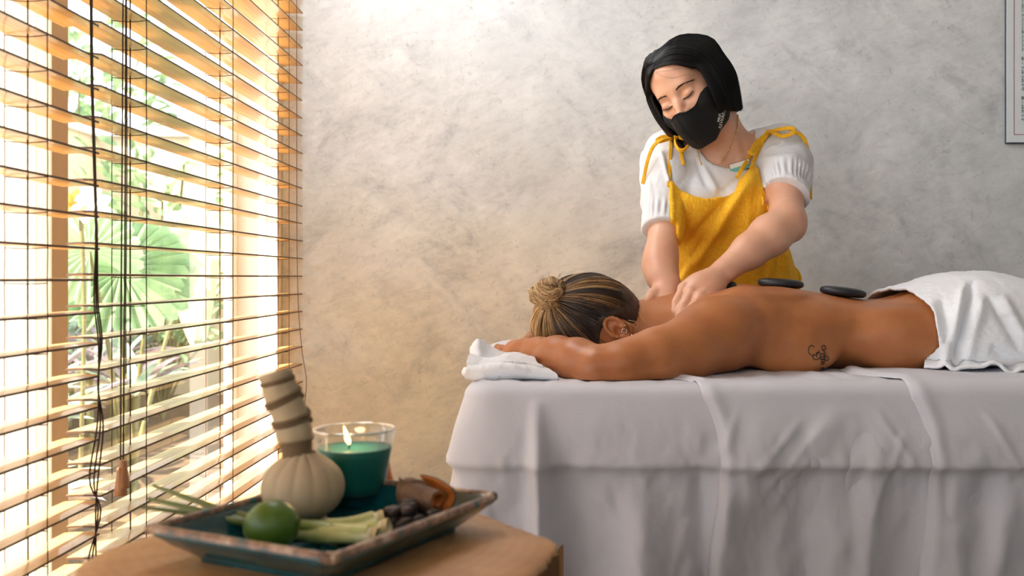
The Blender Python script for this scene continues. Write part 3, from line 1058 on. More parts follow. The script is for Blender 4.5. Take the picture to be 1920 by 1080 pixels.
def e1(s):
    if s < 0: return (-0.055 * min(1, (-s / 0.10)) - 0.02, 0.004)
    return (-0.020 * math.exp(-s / 0.04) + 0.006 * sin(s * 16) , 0.005)
ts, R1, _ = drape('top_sheet', M_sheet, None, 0.262, 0.0045, zbot=0.24, top_depth=0.22, left_end=False, edge=over_edge(e1), seed=20, hem=0.466, fold_k=1.1)
md = ts.modifiers.new('thickness', 'SOLIDIFY'); md.thickness = 0.0012; md.offset = 1
tag(ts, 'white cotton top sheet with a free vertical edge hanging over the middle of the table', 'sheet')
def e2(s):
    if s < 0: return (-0.06 * min(1, (-s / 0.12)) - 0.028, 0.004)
    return (-0.028 * math.exp(-s / 0.06) + 0.004 * sin(s * 12), 0.005)
ts2, R2, _ = drape('folded_layer', M_sheet, ts, 0.606, 0.0095, zbot=0.235, top_depth=0.20, left_end=False, edge=over_edge(e2), seed=33, hem=0.478, fold_k=1.15)
md = ts2.modifiers.new('thickness', 'SOLIDIFY'); md.thickness = 0.0012; md.offset = 1

# ================================================================== THE WOMAN LYING FACE DOWN
ST = TZ + 0.006          # skin rests here
YC = 1.95
def ux(u, y=YC): return (u - U0) / F * y
def vz(v, y=YC): return ZC - (v - V0) / F * y

def torso_fn(keys):
    """keys: list of (x, halfwidth, zbottom, ztop, yc, n) -> distance function along X"""
    K = np.array(keys, float)
    xs = K[:, 0]
    fine = np.linspace(xs[0], xs[-1], 200)
    C = np.array([catmull(K, 200)[:, c] for c in range(6)]).T
    def fn(x, y, z):
        g = lambda c: np.interp(x, C[:, 0], C[:, c])
        a, zb, zt, yc = g(1), g(2), g(3), g(4)
        b = (zt - zb) / 2; zc_ = (zt + zb) / 2
        nn = g(5)
        q = (np.abs((y - yc) / a) ** nn + np.abs((z - zc_) / b) ** nn) ** (1 / nn)
        d = (q - 1) * np.minimum(a, b) * 0.9
        cap = np.maximum(C[0, 0] - x, x - C[-1, 0])
        return np.maximum(d, cap)
    return fn

cl = empty('person', (ux(1500), YC, ST))
tag(cl, 'woman lying face down on the massage table with bare back and hair in a bun', 'person')

gx = np.concatenate([rng_axis(-0.16, 0.34, 0.0026), rng_axis(0.344, 1.74, 0.0048)])
g = Grid(gx, rng_axis(1.62, 2.30, 0.0036), rng_axis(ST - 0.004, ST + 0.20, 0.0034))
keys = [
    (ux(1285), 0.060, ST + 0.030, vz(566), YC, 2.0),
    (ux(1320), 0.110, ST + 0.012, vz(556), YC, 2.0),
    (ux(1360), 0.158, ST + 0.000, vz(546), YC, 2.1),
    (ux(1400), 0.172, ST - 0.008, vz(540), YC, 2.25),
    (ux(1440), 0.170, ST - 0.010, vz(538), YC, 2.3),
    (ux(1500), 0.160, ST - 0.010, vz(543), YC, 2.3),
    (ux(1560), 0.148, ST - 0.008, vz(553), YC, 2.3),
    (ux(1620), 0.140, ST - 0.006, vz(561), YC, 2.3),
    (ux(1665), 0.144, ST - 0.008, vz(558), YC, 2.3),
    (ux(1720), 0.162, ST - 0.010, vz(542), YC, 2.3),
    (ux(1790), 0.174, ST - 0.010, vz(529), YC, 2.2),
    (ux(1850), 0.176, ST - 0.008, vz(533), YC, 2.2),
    (ux(1910), 0.172, ST - 0.004, vz(558), YC, 2.2)]
g.add(torso_fn(keys), (ux(1285), 1.70, ST - 0.02), (ux(1910), 2.20, vz(515)), 0.01)
# legs to the feet
for s_ in (-1, 1):
    g.chain([(ux(1880), YC + s_ * 0.085, ST + 0.070), (1.15, YC + s_ * 0.080, ST + 0.058), (1.28, YC + s_ * 0.078, ST + 0.050), (1.42, YC + s_ * 0.076, ST + 0.050), (1.60, YC + s_ * 0.074, ST + 0.036)],
            [0.085, 0.066, 0.050, 0.052, 0.034], 0.04)
    g.chain([(1.60, YC + s_ * 0.074, ST + 0.034), (1.66, YC + s_ * 0.072, ST + 0.030), (1.70, YC + s_ * 0.070, ST + 0.012)], [0.032, 0.028, 0.014], 0.02)
# shoulder blades, spine groove, side of the breast
g.ell((ux(1420), YC - 0.085, vz(560)), (0.060, 0.045, 0.016), k=0.03)
g.ell((ux(1420), YC + 0.085, vz(560)), (0.060, 0.045, 0.016), k=0.03)
g.cone((ux(1400), YC, vz(533)), (ux(1680), YC, vz(549)), 0.008, 0.010, k=0.022, mode='s')
g.ell((ux(1455), YC - 0.150, ST + 0.030), (0.070, 0.030, 0.035), k=0.03)
# rib / flank relief on the near side
g.cone(W(1560, 640, YC - 0.19), W(1640, 600, YC - 0.165), 0.010, 0.012, k=0.03, mode='s')
g.ell(W(1690, 640, YC - 0.125), (0.055, 0.030, 0.05), k=0.05)
# neck
g.chain([W(1170, 622, 1.945), W(1225, 616, 1.95), W(1300, 606, 1.95)], [0.054, 0.052, 0.062], 0.03)
g.cone(W(1262, 602, 1.93), W(1385, 590, 1.86), 0.030, 0.042, 0.035)          # near trapezius to the shoulder
g.cone(W(1262, 592, 1.97), W(1385, 582, 2.04), 0.030, 0.042, 0.035)
# near arm: shoulder, upper arm, elbow, forearm, hand
A = [W(1400, 612, 1.83), W(1350, 628, 1.785), W(1290, 654, 1.745), W(1230, 668, 1.715), W(1170, 684, 1.695), W(1122, 689, 1.690)]
g.chain(A, [0.062, 0.059, 0.050, 0.043, 0.0365, 0.032], 0.030)
g.ell(W(1335, 622, 1.785), (0.060, 0.045, 0.047), k=0.04)
g.ell(W(1107, 700, 1.684), (0.020, 0.018, 0.017), k=0.018)
B = [W(1118, 687, 1.694), W(1082, 676, 1.725), W(1045, 668, 1.765), W(1010, 662, 1.810), W(986, 657, 1.845)]
g.chain(B, [0.033, 0.0365, 0.0335, 0.026, 0.0215], 0.018)
hw = W(986, 657, 1.845)
HP = np.array((hw[0] - 0.020, hw[1] + 0.045, hw[2] - 0.004))
g.chain([hw, HP], [0.020, 0.021], 0.012)
g.ell((HP + hw) / 2, (0.030, 0.045, 0.014), k=0.015)
for i, dx in enumerate((-0.026, -0.009, 0.008, 0.024)):
    k0 = HP + np.array((dx, 0.014, 0.002))
    g.chain([k0, k0 + (dx * 0.25 - 0.004, 0.030, 0.000), k0 + (dx * 0.3 - 0.008, 0.052, -0.010)], [0.0092, 0.0080, 0.0068], 0.004)
g.chain([hw + (0.004, 0.012, -0.002), hw + (-0.034, 0.020, -0.008), hw + (-0.052, 0.036, -0.014)], [0.012, 0.0095, 0.008], 0.006)
# far arm, folded the other way; its fingers come forward over the first hand
A2 = [W(1400, 612, 2.07), (ux(1300), 2.13, ST + 0.055), (ux(1170), 2.20, ST + 0.040), (0.075, 2.225, ST + 0.034)]
g.chain(A2, [0.062, 0.050, 0.038, 0.033], 0.03)
g.chain([(0.075, 2.225, ST + 0.034), (0.02, 2.12, ST + 0.037), W(1004, 640, 2.02)], [0.034, 0.034, 0.022], 0.018)
h2 = W(1004, 640, 2.02)
hp2 = W(992, 645, 1.965)
g.chain([h2, hp2], [0.021, 0.018], 0.012)
FT = [((986, 644, 1.945), (972, 653, 1.925), (956, 659, 1.915), (949, 663, 1.910)),
      ((990, 650, 1.930), (980, 657, 1.905), (966, 662, 1.895), (958, 666, 1.892)),
      ((994, 640, 1.960), (982, 643, 1.945), (972, 648, 1.942), (964, 654, 1.940)),
      ((998, 652, 1.925), (990, 658, 1.900), (980, 663, 1.885), (972, 666, 1.880))]
for f_ in FT:
    g.chain([W(*p) for p in f_], [0.0095, 0.0082, 0.0072, 0.0052], 0.004)
# head: face down, crown to the left
HC = W(1102, 607, 1.94)
g.ell(HC, (0.094, 0.073, 0.082), k=0.01)
g.ell(HC + (0.045, 0, -0.038), (0.055, 0.058, 0.050), k=0.03)
g.ell(HC + (0.004, 0, -0.050), (0.066, 0.055, 0.040), k=0.03)
g.ell(HC + (0.020, 0, -0.088), (0.016, 0.012, 0.010), k=0.01)       # nose into the hands
# near ear
EC = W(1157, 617, 1.868)
EA = np.array((0.62, 0.0, -0.78)) * 0 + np.array((0.80, -0.08, -0.60))   # from the top of the ear to the lobe
EA /= np.linalg.norm(EA)
EO = np.array((0.0, -1.0, 0.12)); EO -= EA * (EO @ EA); EO /= np.linalg.norm(EO)
ES = -np.cross(EA, EO)                                                    # across the ear
def EP(a, s_, o): return EC + EA * a + ES * s_ + EO * o
g.ell(EP(0, 0, -0.002), (0.026, 0.015, 0.006), M=np.stack([EA, ES, EO]), k=0.006)
rimang = np.linspace(-2.5, 2.2, 15)
rim = [EP(-0.004 - 0.023 * cos(a), 0.0155 * sin(a) * (1.0 if a > -2.2 else 0.8), 0.005) for a in rimang]
g.chain(rim, [0.0034] * 15, 0.003)
g.ell(EP(0.022, 0.001, 0.002), (0.009, 0.008, 0.005), k=0.006)
g.ell(EP(0.004, -0.002, 0.006), (0.0095, 0.0070, 0.0085), M=np.stack([EA, ES, EO]), k=0.002, mode='s')
g.chain([EP(-0.013, -0.004, 0.0040), EP(-0.008, 0.006, 0.0050), EP(0.006, 0.0085, 0.0052), EP(0.014, 0.004, 0.005)], [0.0020, 0.0026, 0.0026, 0.0022], 0.002)
V, Fq = g.mesh('person')
# keep flat where she lies
V[:, 2] = np.maximum(V[:, 2], ST - 0.002)
body_c = obj('body', np_mesh('body', V, Fq), M_skinc, cl)
V_body_c, F_body_c = V, Fq
bvh_c = BVHTree.FromPolygons([Vector(v) for v in V], [tuple(int(i) for i in f) for f in Fq])

def project(p, d=(0, 1, 0), start=-0.3, bvh=None, lift=0.0006):
    """point -> first hit on the surface along d"""
    d = Vector(d).normalized()
    h = (bvh or bvh_c).ray_cast(Vector(p) + d * start, d, 0.8)
    if h[0] is None: return None
    return np.array(h[0] + h[1] * lift)

# red nails
M_nail = simple('red_nail_varnish', srgb(170, 40, 40), 0.2, var=0.05)
for f_ in FT:
    p = W(*f_[3]); q = W(*f_[2]); d = (p - q) / np.linalg.norm(p - q)
    c = p + d * 0.002 + np.array((0, -0.002, 0.0045))
    bm = bmesh.new(); bmesh.ops.create_uvsphere(bm, u_segments=12, v_segments=8, radius=1)
    S_ = np.cross(d, (0, -0.4, 0.9)); S_ /= np.linalg.norm(S_); Nn = np.cross(S_, d)
    for v in bm.verts: v.co = Vector(c + d * v.co.x * 0.0052 + S_ * v.co.y * 0.0040 + Nn * v.co.z * 0.0012)
    obj('fingernail', bm_mesh('fingernail', bm), M_nail, cl)

# earrings
M_silver = simple('silver_jewellery', srgb(214, 208, 196), 0.18, metal=1.0, var=0.02)
def ring(c, r, tr, nrm, mat, parent, name, squash=1.0):
    nrm = np.asarray(nrm, float); nrm /= np.linalg.norm(nrm)
    a1 = np.cross(nrm, (0.3, 0.1, 1)); a1 /= np.linalg.norm(a1); a2 = np.cross(nrm, a1)
    t = np.linspace(0, 2 * pi, 25)
    C = np.array([c + a1 * r * cos(a) + a2 * r * squash * sin(a) for a in t])
    obj(name, np_mesh(name, *sweep(C, tr, 6)), mat, parent)
ring(EP(0.013, 0.004, 0.008), 0.0048, 0.0007, (0.1, -1, 0.2), M_silver, cl, 'hoop_earring')
ring(EP(0.028, 0.002, 0.006), 0.0055, 0.0011, (-0.75, -0.5, 0.3), M_silver, cl, 'hoop_earring')
bm = bmesh.new(); bmesh.ops.create_uvsphere(bm, u_segments=10, v_segments=8, radius=0.0015)
for v in bm.verts: v.co += Vector(EP(0.008, 0.0135, 0.010))
obj('ear_stud', bm_mesh('ear_stud', bm), M_silver, cl)

# tattoo: ink strokes lying on the flank
M_ink2 = simple('tattoo_ink', srgb(52, 40, 36), 0.6, var=0.1)
def ink(strokes, name='tattoo'):
    mb = MB()
    for pts, w in strokes:
        C2 = catmull([(p[0], p[1], 0) for p in pts], 10 * len(pts))
        C = [project(W(u, v, YC - 0.16), (0, 1, 0.02)) for u, v, _ in C2]
        C = np.array([c for c in C if c is not None])
        if len(C) > 3: mb.add(sweep(C, w, 5))
    mb.build(name, M_ink2, cl)
def zt(x, y): return (1380 + x * 0.28125, 480 + y * 0.28125)
ink([([zt(*p) for p in ((502, 600), (480, 590), (462, 605), (462, 635), (485, 655), (520, 648), (535, 625))], 0.00075),
     ([zt(*p) for p in ((500, 645), (490, 665), (505, 682), (530, 680), (545, 660), (535, 638), (515, 640), (520, 668))], 0.0009),
     ([zt(*p) for p in ((560, 625), (585, 615), (582, 597), (562, 597), (560, 615), (578, 640), (572, 668), (585, 690), (602, 688), (600, 668), (580, 665), (560, 690))], 0.0009),
     ([zt(*p) for p in ((545, 650), (565, 645), (570, 660), (550, 668), (545, 680), (570, 678))], 0.0008),
     ([zt(*p) for p in ((548, 690), (572, 684), (575, 697), (552, 700))], 0.0008),
     ([zt(*p) for p in ((552, 706), (572, 704), (572, 716), (554, 716), (552, 708))], 0.0008)])
ink([([zt(*p) for p in ((555, 745), (580, 742), (575, 758), (590, 765), (600, 790), (612, 805))], 0.0012),
     ([zt(*p) for p in ((560, 760), (580, 772), (588, 795), (600, 808))], 0.0012),
     ([zt(*p) for p in ((510, 800), (528, 795), (540, 806))], 0.0014)])

# ---- hair of the lying woman
def hair_mat(name, stops, rough=0.42, hshift=0.0):
    m, nt, b, out = new_mat(name)
    at = nd(nt, 'ShaderNodeAttribute'); at.attribute_name = 'tone'
    v = coords(nt)
    mm = nd(nt, 'ShaderNodeMath', operation='MULTIPLY_ADD')
    nt.links.new(noise(nt, v, 90, 3), mm.inputs[0]); mm.inputs[1].default_value = 0.25
    nt.links.new(at.outputs['Fac'], mm.inputs[2])
    c = ramp(nt, mm.outputs[0], stops)
    nt.links.new(c, b.inputs['Base Color'])
    b.inputs['Roughness'].default_value = rough
    b.inputs['Specular IOR Level'].default_value = 0.55
    b.inputs['Anisotropic'].default_value = 0.4
    return m
M_hairc = hair_mat('highlighted_blonde_hair', [(0.12, srgb(34, 26, 22)), (0.38, srgb(66, 48, 36)), (0.6, srgb(140, 104, 66)), (0.85, srgb(204, 166, 112)), (1.1, srgb(228, 196, 146))])

def strands(paths, radius, tones, sides=3, name='strands', mat=None, parent=None, taper=True):
    """paths (n,m,3) -> one mesh of thin tubes"""
    Pth = np.asarray(paths); n, m, _ = Pth.shape
    T = np.gradient(Pth, axis=1); T /= np.linalg.norm(T, axis=2, keepdims=True) + 1e-12
    ref = np.array((0.31, -0.77, 0.55))
    A_ = np.cross(T, ref); A_ /= np.linalg.norm(A_, axis=2, keepdims=True) + 1e-12
    B_ = np.cross(T, A_)
    t = np.linspace(0, 1, m)
    rad = (1 - 0.75 * t ** 3) if taper else np.ones(m)
    radius = np.broadcast_to(radius, (n,))
    rr_ = radius[:, None, None] * rad[None, :, None]
    V = []
    for k in range(sides):
        a = 2 * pi * k / sides
        V.append(Pth + (cos(a) * A_ + sin(a) * B_) * rr_)
    V = np.stack(V, 2).reshape(-1, 3)                       # n,m,sides
    base = np.arange(n)[:, None, None] * m * sides
    i = np.arange(m - 1)[None, :, None] * sides
    k = np.arange(sides)[None, None, :]; k2 = (k + 1) % sides
    Fq = np.stack([base + i + k, base + i + k2, base + i + sides + k2, base + i + sides + k], -1).reshape(-1, 4)
    tone = np.asarray(tones)
    if tone.ndim == 1: tone = np.repeat(tone[:, None], m, 1)
    return obj(name, np_mesh(name, V, Fq, {'tone': np.repeat(tone.reshape(-1), sides)}), mat, parent)

HR = np.array((0.104, 0.082, 0.093))            # hair ellipsoid radii over the skull
HCC = HC + np.array((-0.002, 0, 0.002))
BUN = W(1032, 551, 1.900)
BN = np.array((-0.50, 0, 0.56))                 # unit-sphere direction (scaled space) where the bun sits
BN = (W(1052, 574, 1.905) - HCC) / HR; BN /= np.linalg.norm(BN)

def on_head(d, off=0.0):
    d = d / np.linalg.norm(d, axis=-1, keepdims=True)
    return HCC + d * (HR + off)
# base volume
gh = Grid(rng_axis(-0.09, 0.20, 0.0032), rng_axis(1.83, 2.05, 0.0032), rng_axis(ST - 0.004, ZC + 0.03, 0.0032))
gh.ell(HCC, HR - 0.0035, k=0.004)
gh.ell(HCC + (0.050, 0, 0.012), (0.052, 0.060, 0.060), k=0.03)
# open: the near/far ear region, the neck and face
gh.ell(EC + (0.014, 0.0, -0.016), (0.044, 0.034, 0.040), k=0.012, mode='s')
gh.ell(EC + (0.012, 2 * (YC - EC[1]), -0.022), (0.036, 0.030, 0.034), k=0.012, mode='s')
gh.ell(W(1232, 655, 1.95), (0.055, 0.09, 0.055), k=0.01, mode='s')
V, Fq = gh.mesh('hair')
V = V + vnormals(V, Fq) * (0.0012 * fbm(V, (60, 120, 60), 3, 2))[:, None]
d_ = (V - HCC) / HR
tone = 0.12 + 0.18 * np.clip(d_[:, 0] * -1.0, 0, 1) + 0.05 * vnoise(V, 60, 2)
hair_c = obj('hair', np_mesh('hair', V, Fq, {'tone': tone}), M_hairc, cl)
# strands from the hairline to the bun
q = np.random.default_rng(5)
n = 2600
ph = q.uniform(-pi, pi, n)
# directions spread around the axis opposite to the bun
ax0 = BN; axu = np.cross(ax0, (0, 1, 0)); axu /= np.linalg.norm(axu); axv = np.cross(ax0, axu)
th0 = np.radians(q.uniform(35, 128, n) ** 1.0)
paths, tones, rad = [], [], []
for i in range(n):
    e = axu * cos(ph[i]) + axv * sin(ph[i])
    # clump the azimuth into locks
    lock = round(ph[i] * 9) / 9
    pj = ph[i] * 0.45 + lock * 0.55
    e2 = axu * cos(pj) + axv * sin(pj)
    t = np.linspace(0, 1, 18)
    th = th0[i] * (1 - t) + radians(9) * t
    mix = sstep(0, 1, t)[:, None]
    dd = ax0 * np.cos(th)[:, None] + (e * (1 - mix) + e2 * mix) * np.sin(th)[:, None]
    hgt = vnoise(np.array([[lock * 5, 0.3, 0]]), 1.7, 4)[0]
    off = 0.0015 + 0.0035 * np.sin(pi * t) * (0.5 + hgt) + q.uniform(-0.0015, 0.0012)
    P = HCC + dd / np.linalg.norm(dd, axis=1)[:, None] * (HR + off[:, None])
    s0 = P[0]
    # hairline: none over the ear, the neck or the face
    if np.linalg.norm((s0 - (EC + (0.004, 0, -0.010))) / (0.041, 0.06, 0.036)) < 1: continue
    if s0[0] > ux(1198) or (s0[0] > ux(1160) and s0[2] < vz(598)): continue
    if s0[2] < ST + 0.006: continue
    near_crown = np.exp(-((lock * 3.1 + 0.4) % 1.0 - 0.5) ** 2 / 0.03)
    streak = 0.5 + 0.5 * vnoise(np.array([[lock * 11, 1.2, 0]]), 1.3, 8)[0]
    base = 0.04 + 0.95 * (streak ** 1.5) + q.uniform(-0.08, 0.16)
    lowleft = max(0, -(s0[0] - HCC[0]) / 0.08)
    tn = base * (0.45 + 0.55 * t) + 0.38 * lowleft
    paths.append(P); tones.append(np.clip(tn, 0.0, 0.95)); rad.append(q.uniform(0.0005, 0.0010))
st_ = strands(paths, np.array(rad), np.array(tones), name='loose_strands', mat=M_hairc, parent=cl, taper=False); st_['kind'] = 'stuff'
# the bun: a fat coil of locks
BAX = np.array((0.45, -0.74, 0.50)); BAX /= np.linalg.norm(BAX)
b1_ = np.cross(BAX, (0, 1, 0)); b1_ /= np.linalg.norm(b1_); b2_ = np.cross(BAX, b1_)
gb = Grid(rng_axis(BUN[0] - 0.06, BUN[0] + 0.06, 0.0026), rng_axis(BUN[1] - 0.06, BUN[1] + 0.06, 0.0026), rng_axis(BUN[2] - 0.06, BUN[2] + 0.06, 0.0026))
gb.ell(BUN, (0.033, 0.033, 0.026), M=np.stack([b1_, b2_, BAX]), k=0.005)
for k in range(9):
    a = k * 2.1
    gb.chain([BUN + b1_ * (0.031 - 0.010 * t_) * cos(a + t_ * 2.4) + b2_ * (0.029 - 0.009 * t_) * sin(a + t_ * 2.4) + BAX * (0.026 * (t_ - 0.9)) for t_ in np.linspace(0.05, 1.95, 7)], [0.006, 0.009, 0.010, 0.010, 0.010, 0.009, 0.006], 0.004)
V, Fq = gb.mesh('bun')
cc = V - BUN
aa = np.arctan2(cc @ b2_, cc @ b1_); hh = cc @ BAX
V = V + vnormals(V, Fq) * (0.0011 * np.sin(aa * 9 - hh * 260 + 2 * vnoise(V, 40, 5)))[:, None]
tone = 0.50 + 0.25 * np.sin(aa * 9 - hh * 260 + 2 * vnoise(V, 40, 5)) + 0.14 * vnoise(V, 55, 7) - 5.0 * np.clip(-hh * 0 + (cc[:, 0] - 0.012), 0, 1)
bun = obj('hair_bun', np_mesh('hair_bun', V, Fq, {'tone': tone}), M_hairc, cl)
bunbvh = BVHTree.FromPolygons([Vector(v) for v in V], [tuple(int(i) for i in f) for f in Fq])
paths, tones = [], []
for k in range(620):
    a0 = q.uniform(0, 2 * pi); L = q.uniform(0.7, 1.5); h0 = q.uniform(-0.8, 0.5); tw = q.uniform(1.6, 2.6)
    P = []
    for t in np.linspace(0, 1, 12):
        a = a0 + tw * t; h = np.clip(h0 + L * t * 0.8, -0.97, 0.97)
        rr_ = math.sqrt(max(0.02, 1 - h * h))
        dirn = b1_ * cos(a) * 0.034 * rr_ + b2_ * sin(a) * 0.032 * rr_ + BAX * h * 0.036
        hit = bunbvh.ray_cast(Vector(BUN + dirn * 2.2), Vector(-dirn).normalized(), 0.2)
        P.append(np.array(hit[0] + hit[1] * 0.0006) if hit[0] is not None else BUN + dirn)
    paths.append(np.array(P)); tones.append(np.full(12, q.uniform(0.3, 0.9)))
for k in range(16):     # stray wisps
    a = q.uniform(0, 2 * pi); d0 = b1_ * cos(a) + b2_ * sin(a) + BAX * q.uniform(-0.5, 1)
    d0 /= np.linalg.norm(d0)
    P = catmull([BUN + d0 * 0.024, BUN + d0 * 0.036 + q.normal(0, 0.004, 3), BUN + d0 * 0.046 + q.normal(0, 0.008, 3)], 12)
    paths.append(P); tones.append(np.full(12, 0.7))
sb = strands(paths, 0.0006, np.array(tones), name='bun_strands', mat=M_hairc, parent=cl); sb['kind'] = 'stuff'
# wisps: fine hairs at the nape, by the ear and in front of the forehead
paths = []
for (a, b, c) in (((1178, 600), (1196, 606), (1190, 622)), ((1172, 604), (1182, 612), (1184, 630)), ((1168, 600), (1190, 612), (1200, 618)), ((1000, 600), (994, 625), (1001, 642)), ((1040, 570), (1030, 600), (1027, 628)), ((1196, 585), (1207, 600), (1213, 606))):
    yy = 1.868 if a[0] > 1100 else 1.885
    P = catmull([W(a[0], a[1], yy), W(b[0], b[1], yy - 0.004), W(c[0], c[1], yy)], 14); paths.append(P)
wisps = strands(paths, 0.0005, np.full(len(paths), 0.75), name='hair_wisps', mat=M_hairc, parent=cl); wisps['kind'] = 'stuff'

# ================================================================== TOWELS
def towel_hips():
    """terry towel laid over the hips: rows across the body, columns along it"""
    na, nb_ = 190, 230
    B_ = np.linspace(0, 1, nb_)               # from the near hem on the sheet, up over the body, to the far side
    x_end = 1.36
    rows = []
    for j, b in enumerate(B_):
        # free edge of the towel in X as a function of position round the body
        xe = np.interp(b, [0, 0.06, 0.13, 0.22, 0.36, 0.46, 0.56, 0.66, 1.0],
                       [W(1800, 722, 1.70)[0], W(1752, 715, 1.72)[0], W(1744, 700, 1.765)[0], W(1757, 680, 1.79)[0], W(1742, 632, 1.82)[0], W(1712, 575, 1.87)[0], W(1690, 552, 1.93)[0], W(1640, 548, 2.0)[0], W(1622, 560, 2.1)[0]])
        rows.append(xe + (x_end - xe) * np.linspace(0, 1, na) ** 1.15)
    X = np.array(rows)                        # nb, na
    V = np.zeros((nb_, na, 3))
    for j, b in enumerate(B_):
        x = X[j]
        # body half width and height along x
        hw_ = np.interp(x, [ux(1600), ux(1665), ux(1720), ux(1790), ux(1850), ux(1910), 1.10, 1.4], [0.141, 0.146, 0.164, 0.177, 0.179, 0.176, 0.172, 0.16])
        zt_ = np.interp(x, [ux(1600), ux(1640), ux(1680), ux(1720), ux(1760), ux(1790), ux(1830), ux(1870), ux(1910), 1.0, 1.15, 1.4], [vz(560), vz(559), vz(552), vz(538), vz(526), vz(522), vz(523), vz(530), vz(541), vz(546), vz(558), vz(584)]) + 0.004
        hb = zt_ - ST
        if b < 0.14:                          # skirt lying on the sheet, near hem
            t = b / 0.14
            y = YC - hw_ - 0.052 * (1 - t) - 0.006
            z = np.full(na, ST + 0.010) + 0.006 * (1 - t)
            z = z + 0.010 * sstep(0.6, 1, t)
        else:
            n_ = 2.2
            mid = ST + hb * 0.5
            cl_ = 0.0100
            q_ = (b - 0.14) / 0.86
            if q_ < 0.20:
                t = q_ / 0.20
                z = (ST + 0.022) * (1 - t) + mid * t
                y = YC - hw_ - cl_ - 0.004 * sin(pi * t)
            elif q_ < 0.85:
                th = (q_ - 0.20) / 0.65 * pi
                cy, cz = cos(th), sin(th)
                y = YC - np.sign(cy) * np.abs(cy) ** (2 / n_) * (hw_ + cl_)
                z = mid + (hb * 0.5 + cl_) * np.abs(cz) ** (2 / n_)
            else:
                t = (q_ - 0.85) / 0.15
                z = mid * (1 - t) + (ST + 0.006) * t
                y = YC + hw_ + cl_ + 0.03 * t
        V[j, :, 0], V[j, :, 1], V[j, :, 2] = x, y, z
    # soft folds running from the small of the back to the near hem
    Bm = B_[:, None]; u_ = U0 + V[..., 0] / np.maximum(V[..., 1], 0.1) * F
    v_ = V0 + (ZC - V[..., 2]) / np.maximum(V[..., 1], 0.1) * F
    Nn = np.zeros_like(V)
    du = np.gradient(V, axis=1); db = np.gradient(V, axis=0)
    Nn = np.cross(du, db); Nn /= np.linalg.norm(Nn, axis=2, keepdims=True) + 1e-12
    Nn *= np.sign((Nn @ np.array((0, -0.6, 1.0))))[..., None] + 0.0
    def fold(p0, p1, w, amp):
        (x0_, y0_), (x1_, y1_) = p0, p1
        dx, dy = x1_ - x0_, y1_ - y0_; L = math.hypot(dx, dy)
        t = ((u_ - x0_) * dx + (v_ - y0_) * dy) / L / L
        s_ = ((u_ - x0_) * dy - (v_ - y0_) * dx) / L
        return amp * np.exp(-(s_ / w) ** 2) * sstep(-0.12, 0.15, t) * sstep(1.12, 0.85, t)
    D = np.zeros(u_.shape)
    D += fold((1822, 535), (1790, 682), 7, -0.014) + fold((1808, 540), (1770, 690), 8, 0.010) + fold((1842, 560), (1812, 680), 10, 0.009)
    D += fold((1765, 560), (1790, 670), 8, -0.006) + fold((1745, 570), (1775, 680), 9, 0.006)
    D += fold((1855, 560), (1912, 655), 7, -0.010) + fold((1880, 560), (1925, 640), 9, 0.008) + fold((1860, 650), (1912, 705), 10, -0.009) + fold((1850, 690), (1925, 712), 8, 0.008)
    D += fold((1800, 700), (1880, 690), 7, 0.008) + fold((1830, 706), (1930, 714), 4, -0.006)
    D += 0.0035 * fbm(V, 14, 41, 3) + 0.0010 * fbm(V, 220, 43, 2)
    near = (V[..., 1] < YC + 0.12)
    V = V + Nn * (D * near)[..., None]
    V[..., 2] = np.maximum(V[..., 2], ST + 0.003)
    # rounded thick hem all round the visible border: doubled under
    Fq = grid_faces(nb_, na)
    o = obj('hip_towel', np_mesh('hip_towel', V.reshape(-1, 3), Fq), M_terry)
    md_ = o.modifiers.new('thickness', 'SOLIDIFY'); md_.thickness = 0.006; md_.offset = 0.6
    return o, V
tw, TWV = towel_hips()
tag(tw, 'white terry towel laid over the hips of the lying woman', 'towel')

# folded face towel at the head end, its corner standing up
def slab_cloth(name, pts, layers, mat, parent=None, th=0.006, seed=0, nu=60, nv=36):
    """pts: 4 corners x rows grid control (k,m,3) -> smooth bent cloth"""
    Cn = np.asarray(pts, float)
    A_ = np.array([catmull(r, nu) for r in Cn])           # k, nu, 3
    G = np.array([catmull(A_[:, i], nv) for i in range(nu)])   # nu, nv, 3
    D = 0.0022 * fbm(G, 30, seed, 3) + 0.0006 * fbm(G, 240, seed + 3, 2)
    N_ = np.cross(np.gradient(G, axis=0), np.gradient(G, axis=1)); N_ /= np.linalg.norm(N_, axis=2, keepdims=True) + 1e-9
    G = G + N_ * D[..., None]
    o = obj(name, np_mesh(name, G.reshape(-1, 3), grid_faces(nu, nv)), mat, parent)
    md_ = o.modifiers.new('thickness', 'SOLIDIFY'); md_.thickness = th; md_.offset = 0
    b_ = o.modifiers.new('round', 'BEVEL'); b_.width = th * 0.4; b_.segments = 2; b_.limit_method = 'ANGLE'
    return o
ft = empty('face_towel', W(960, 712, 1.70)); tag(ft, 'folded white towel with one corner standing up at the head end of the table', 'towel')
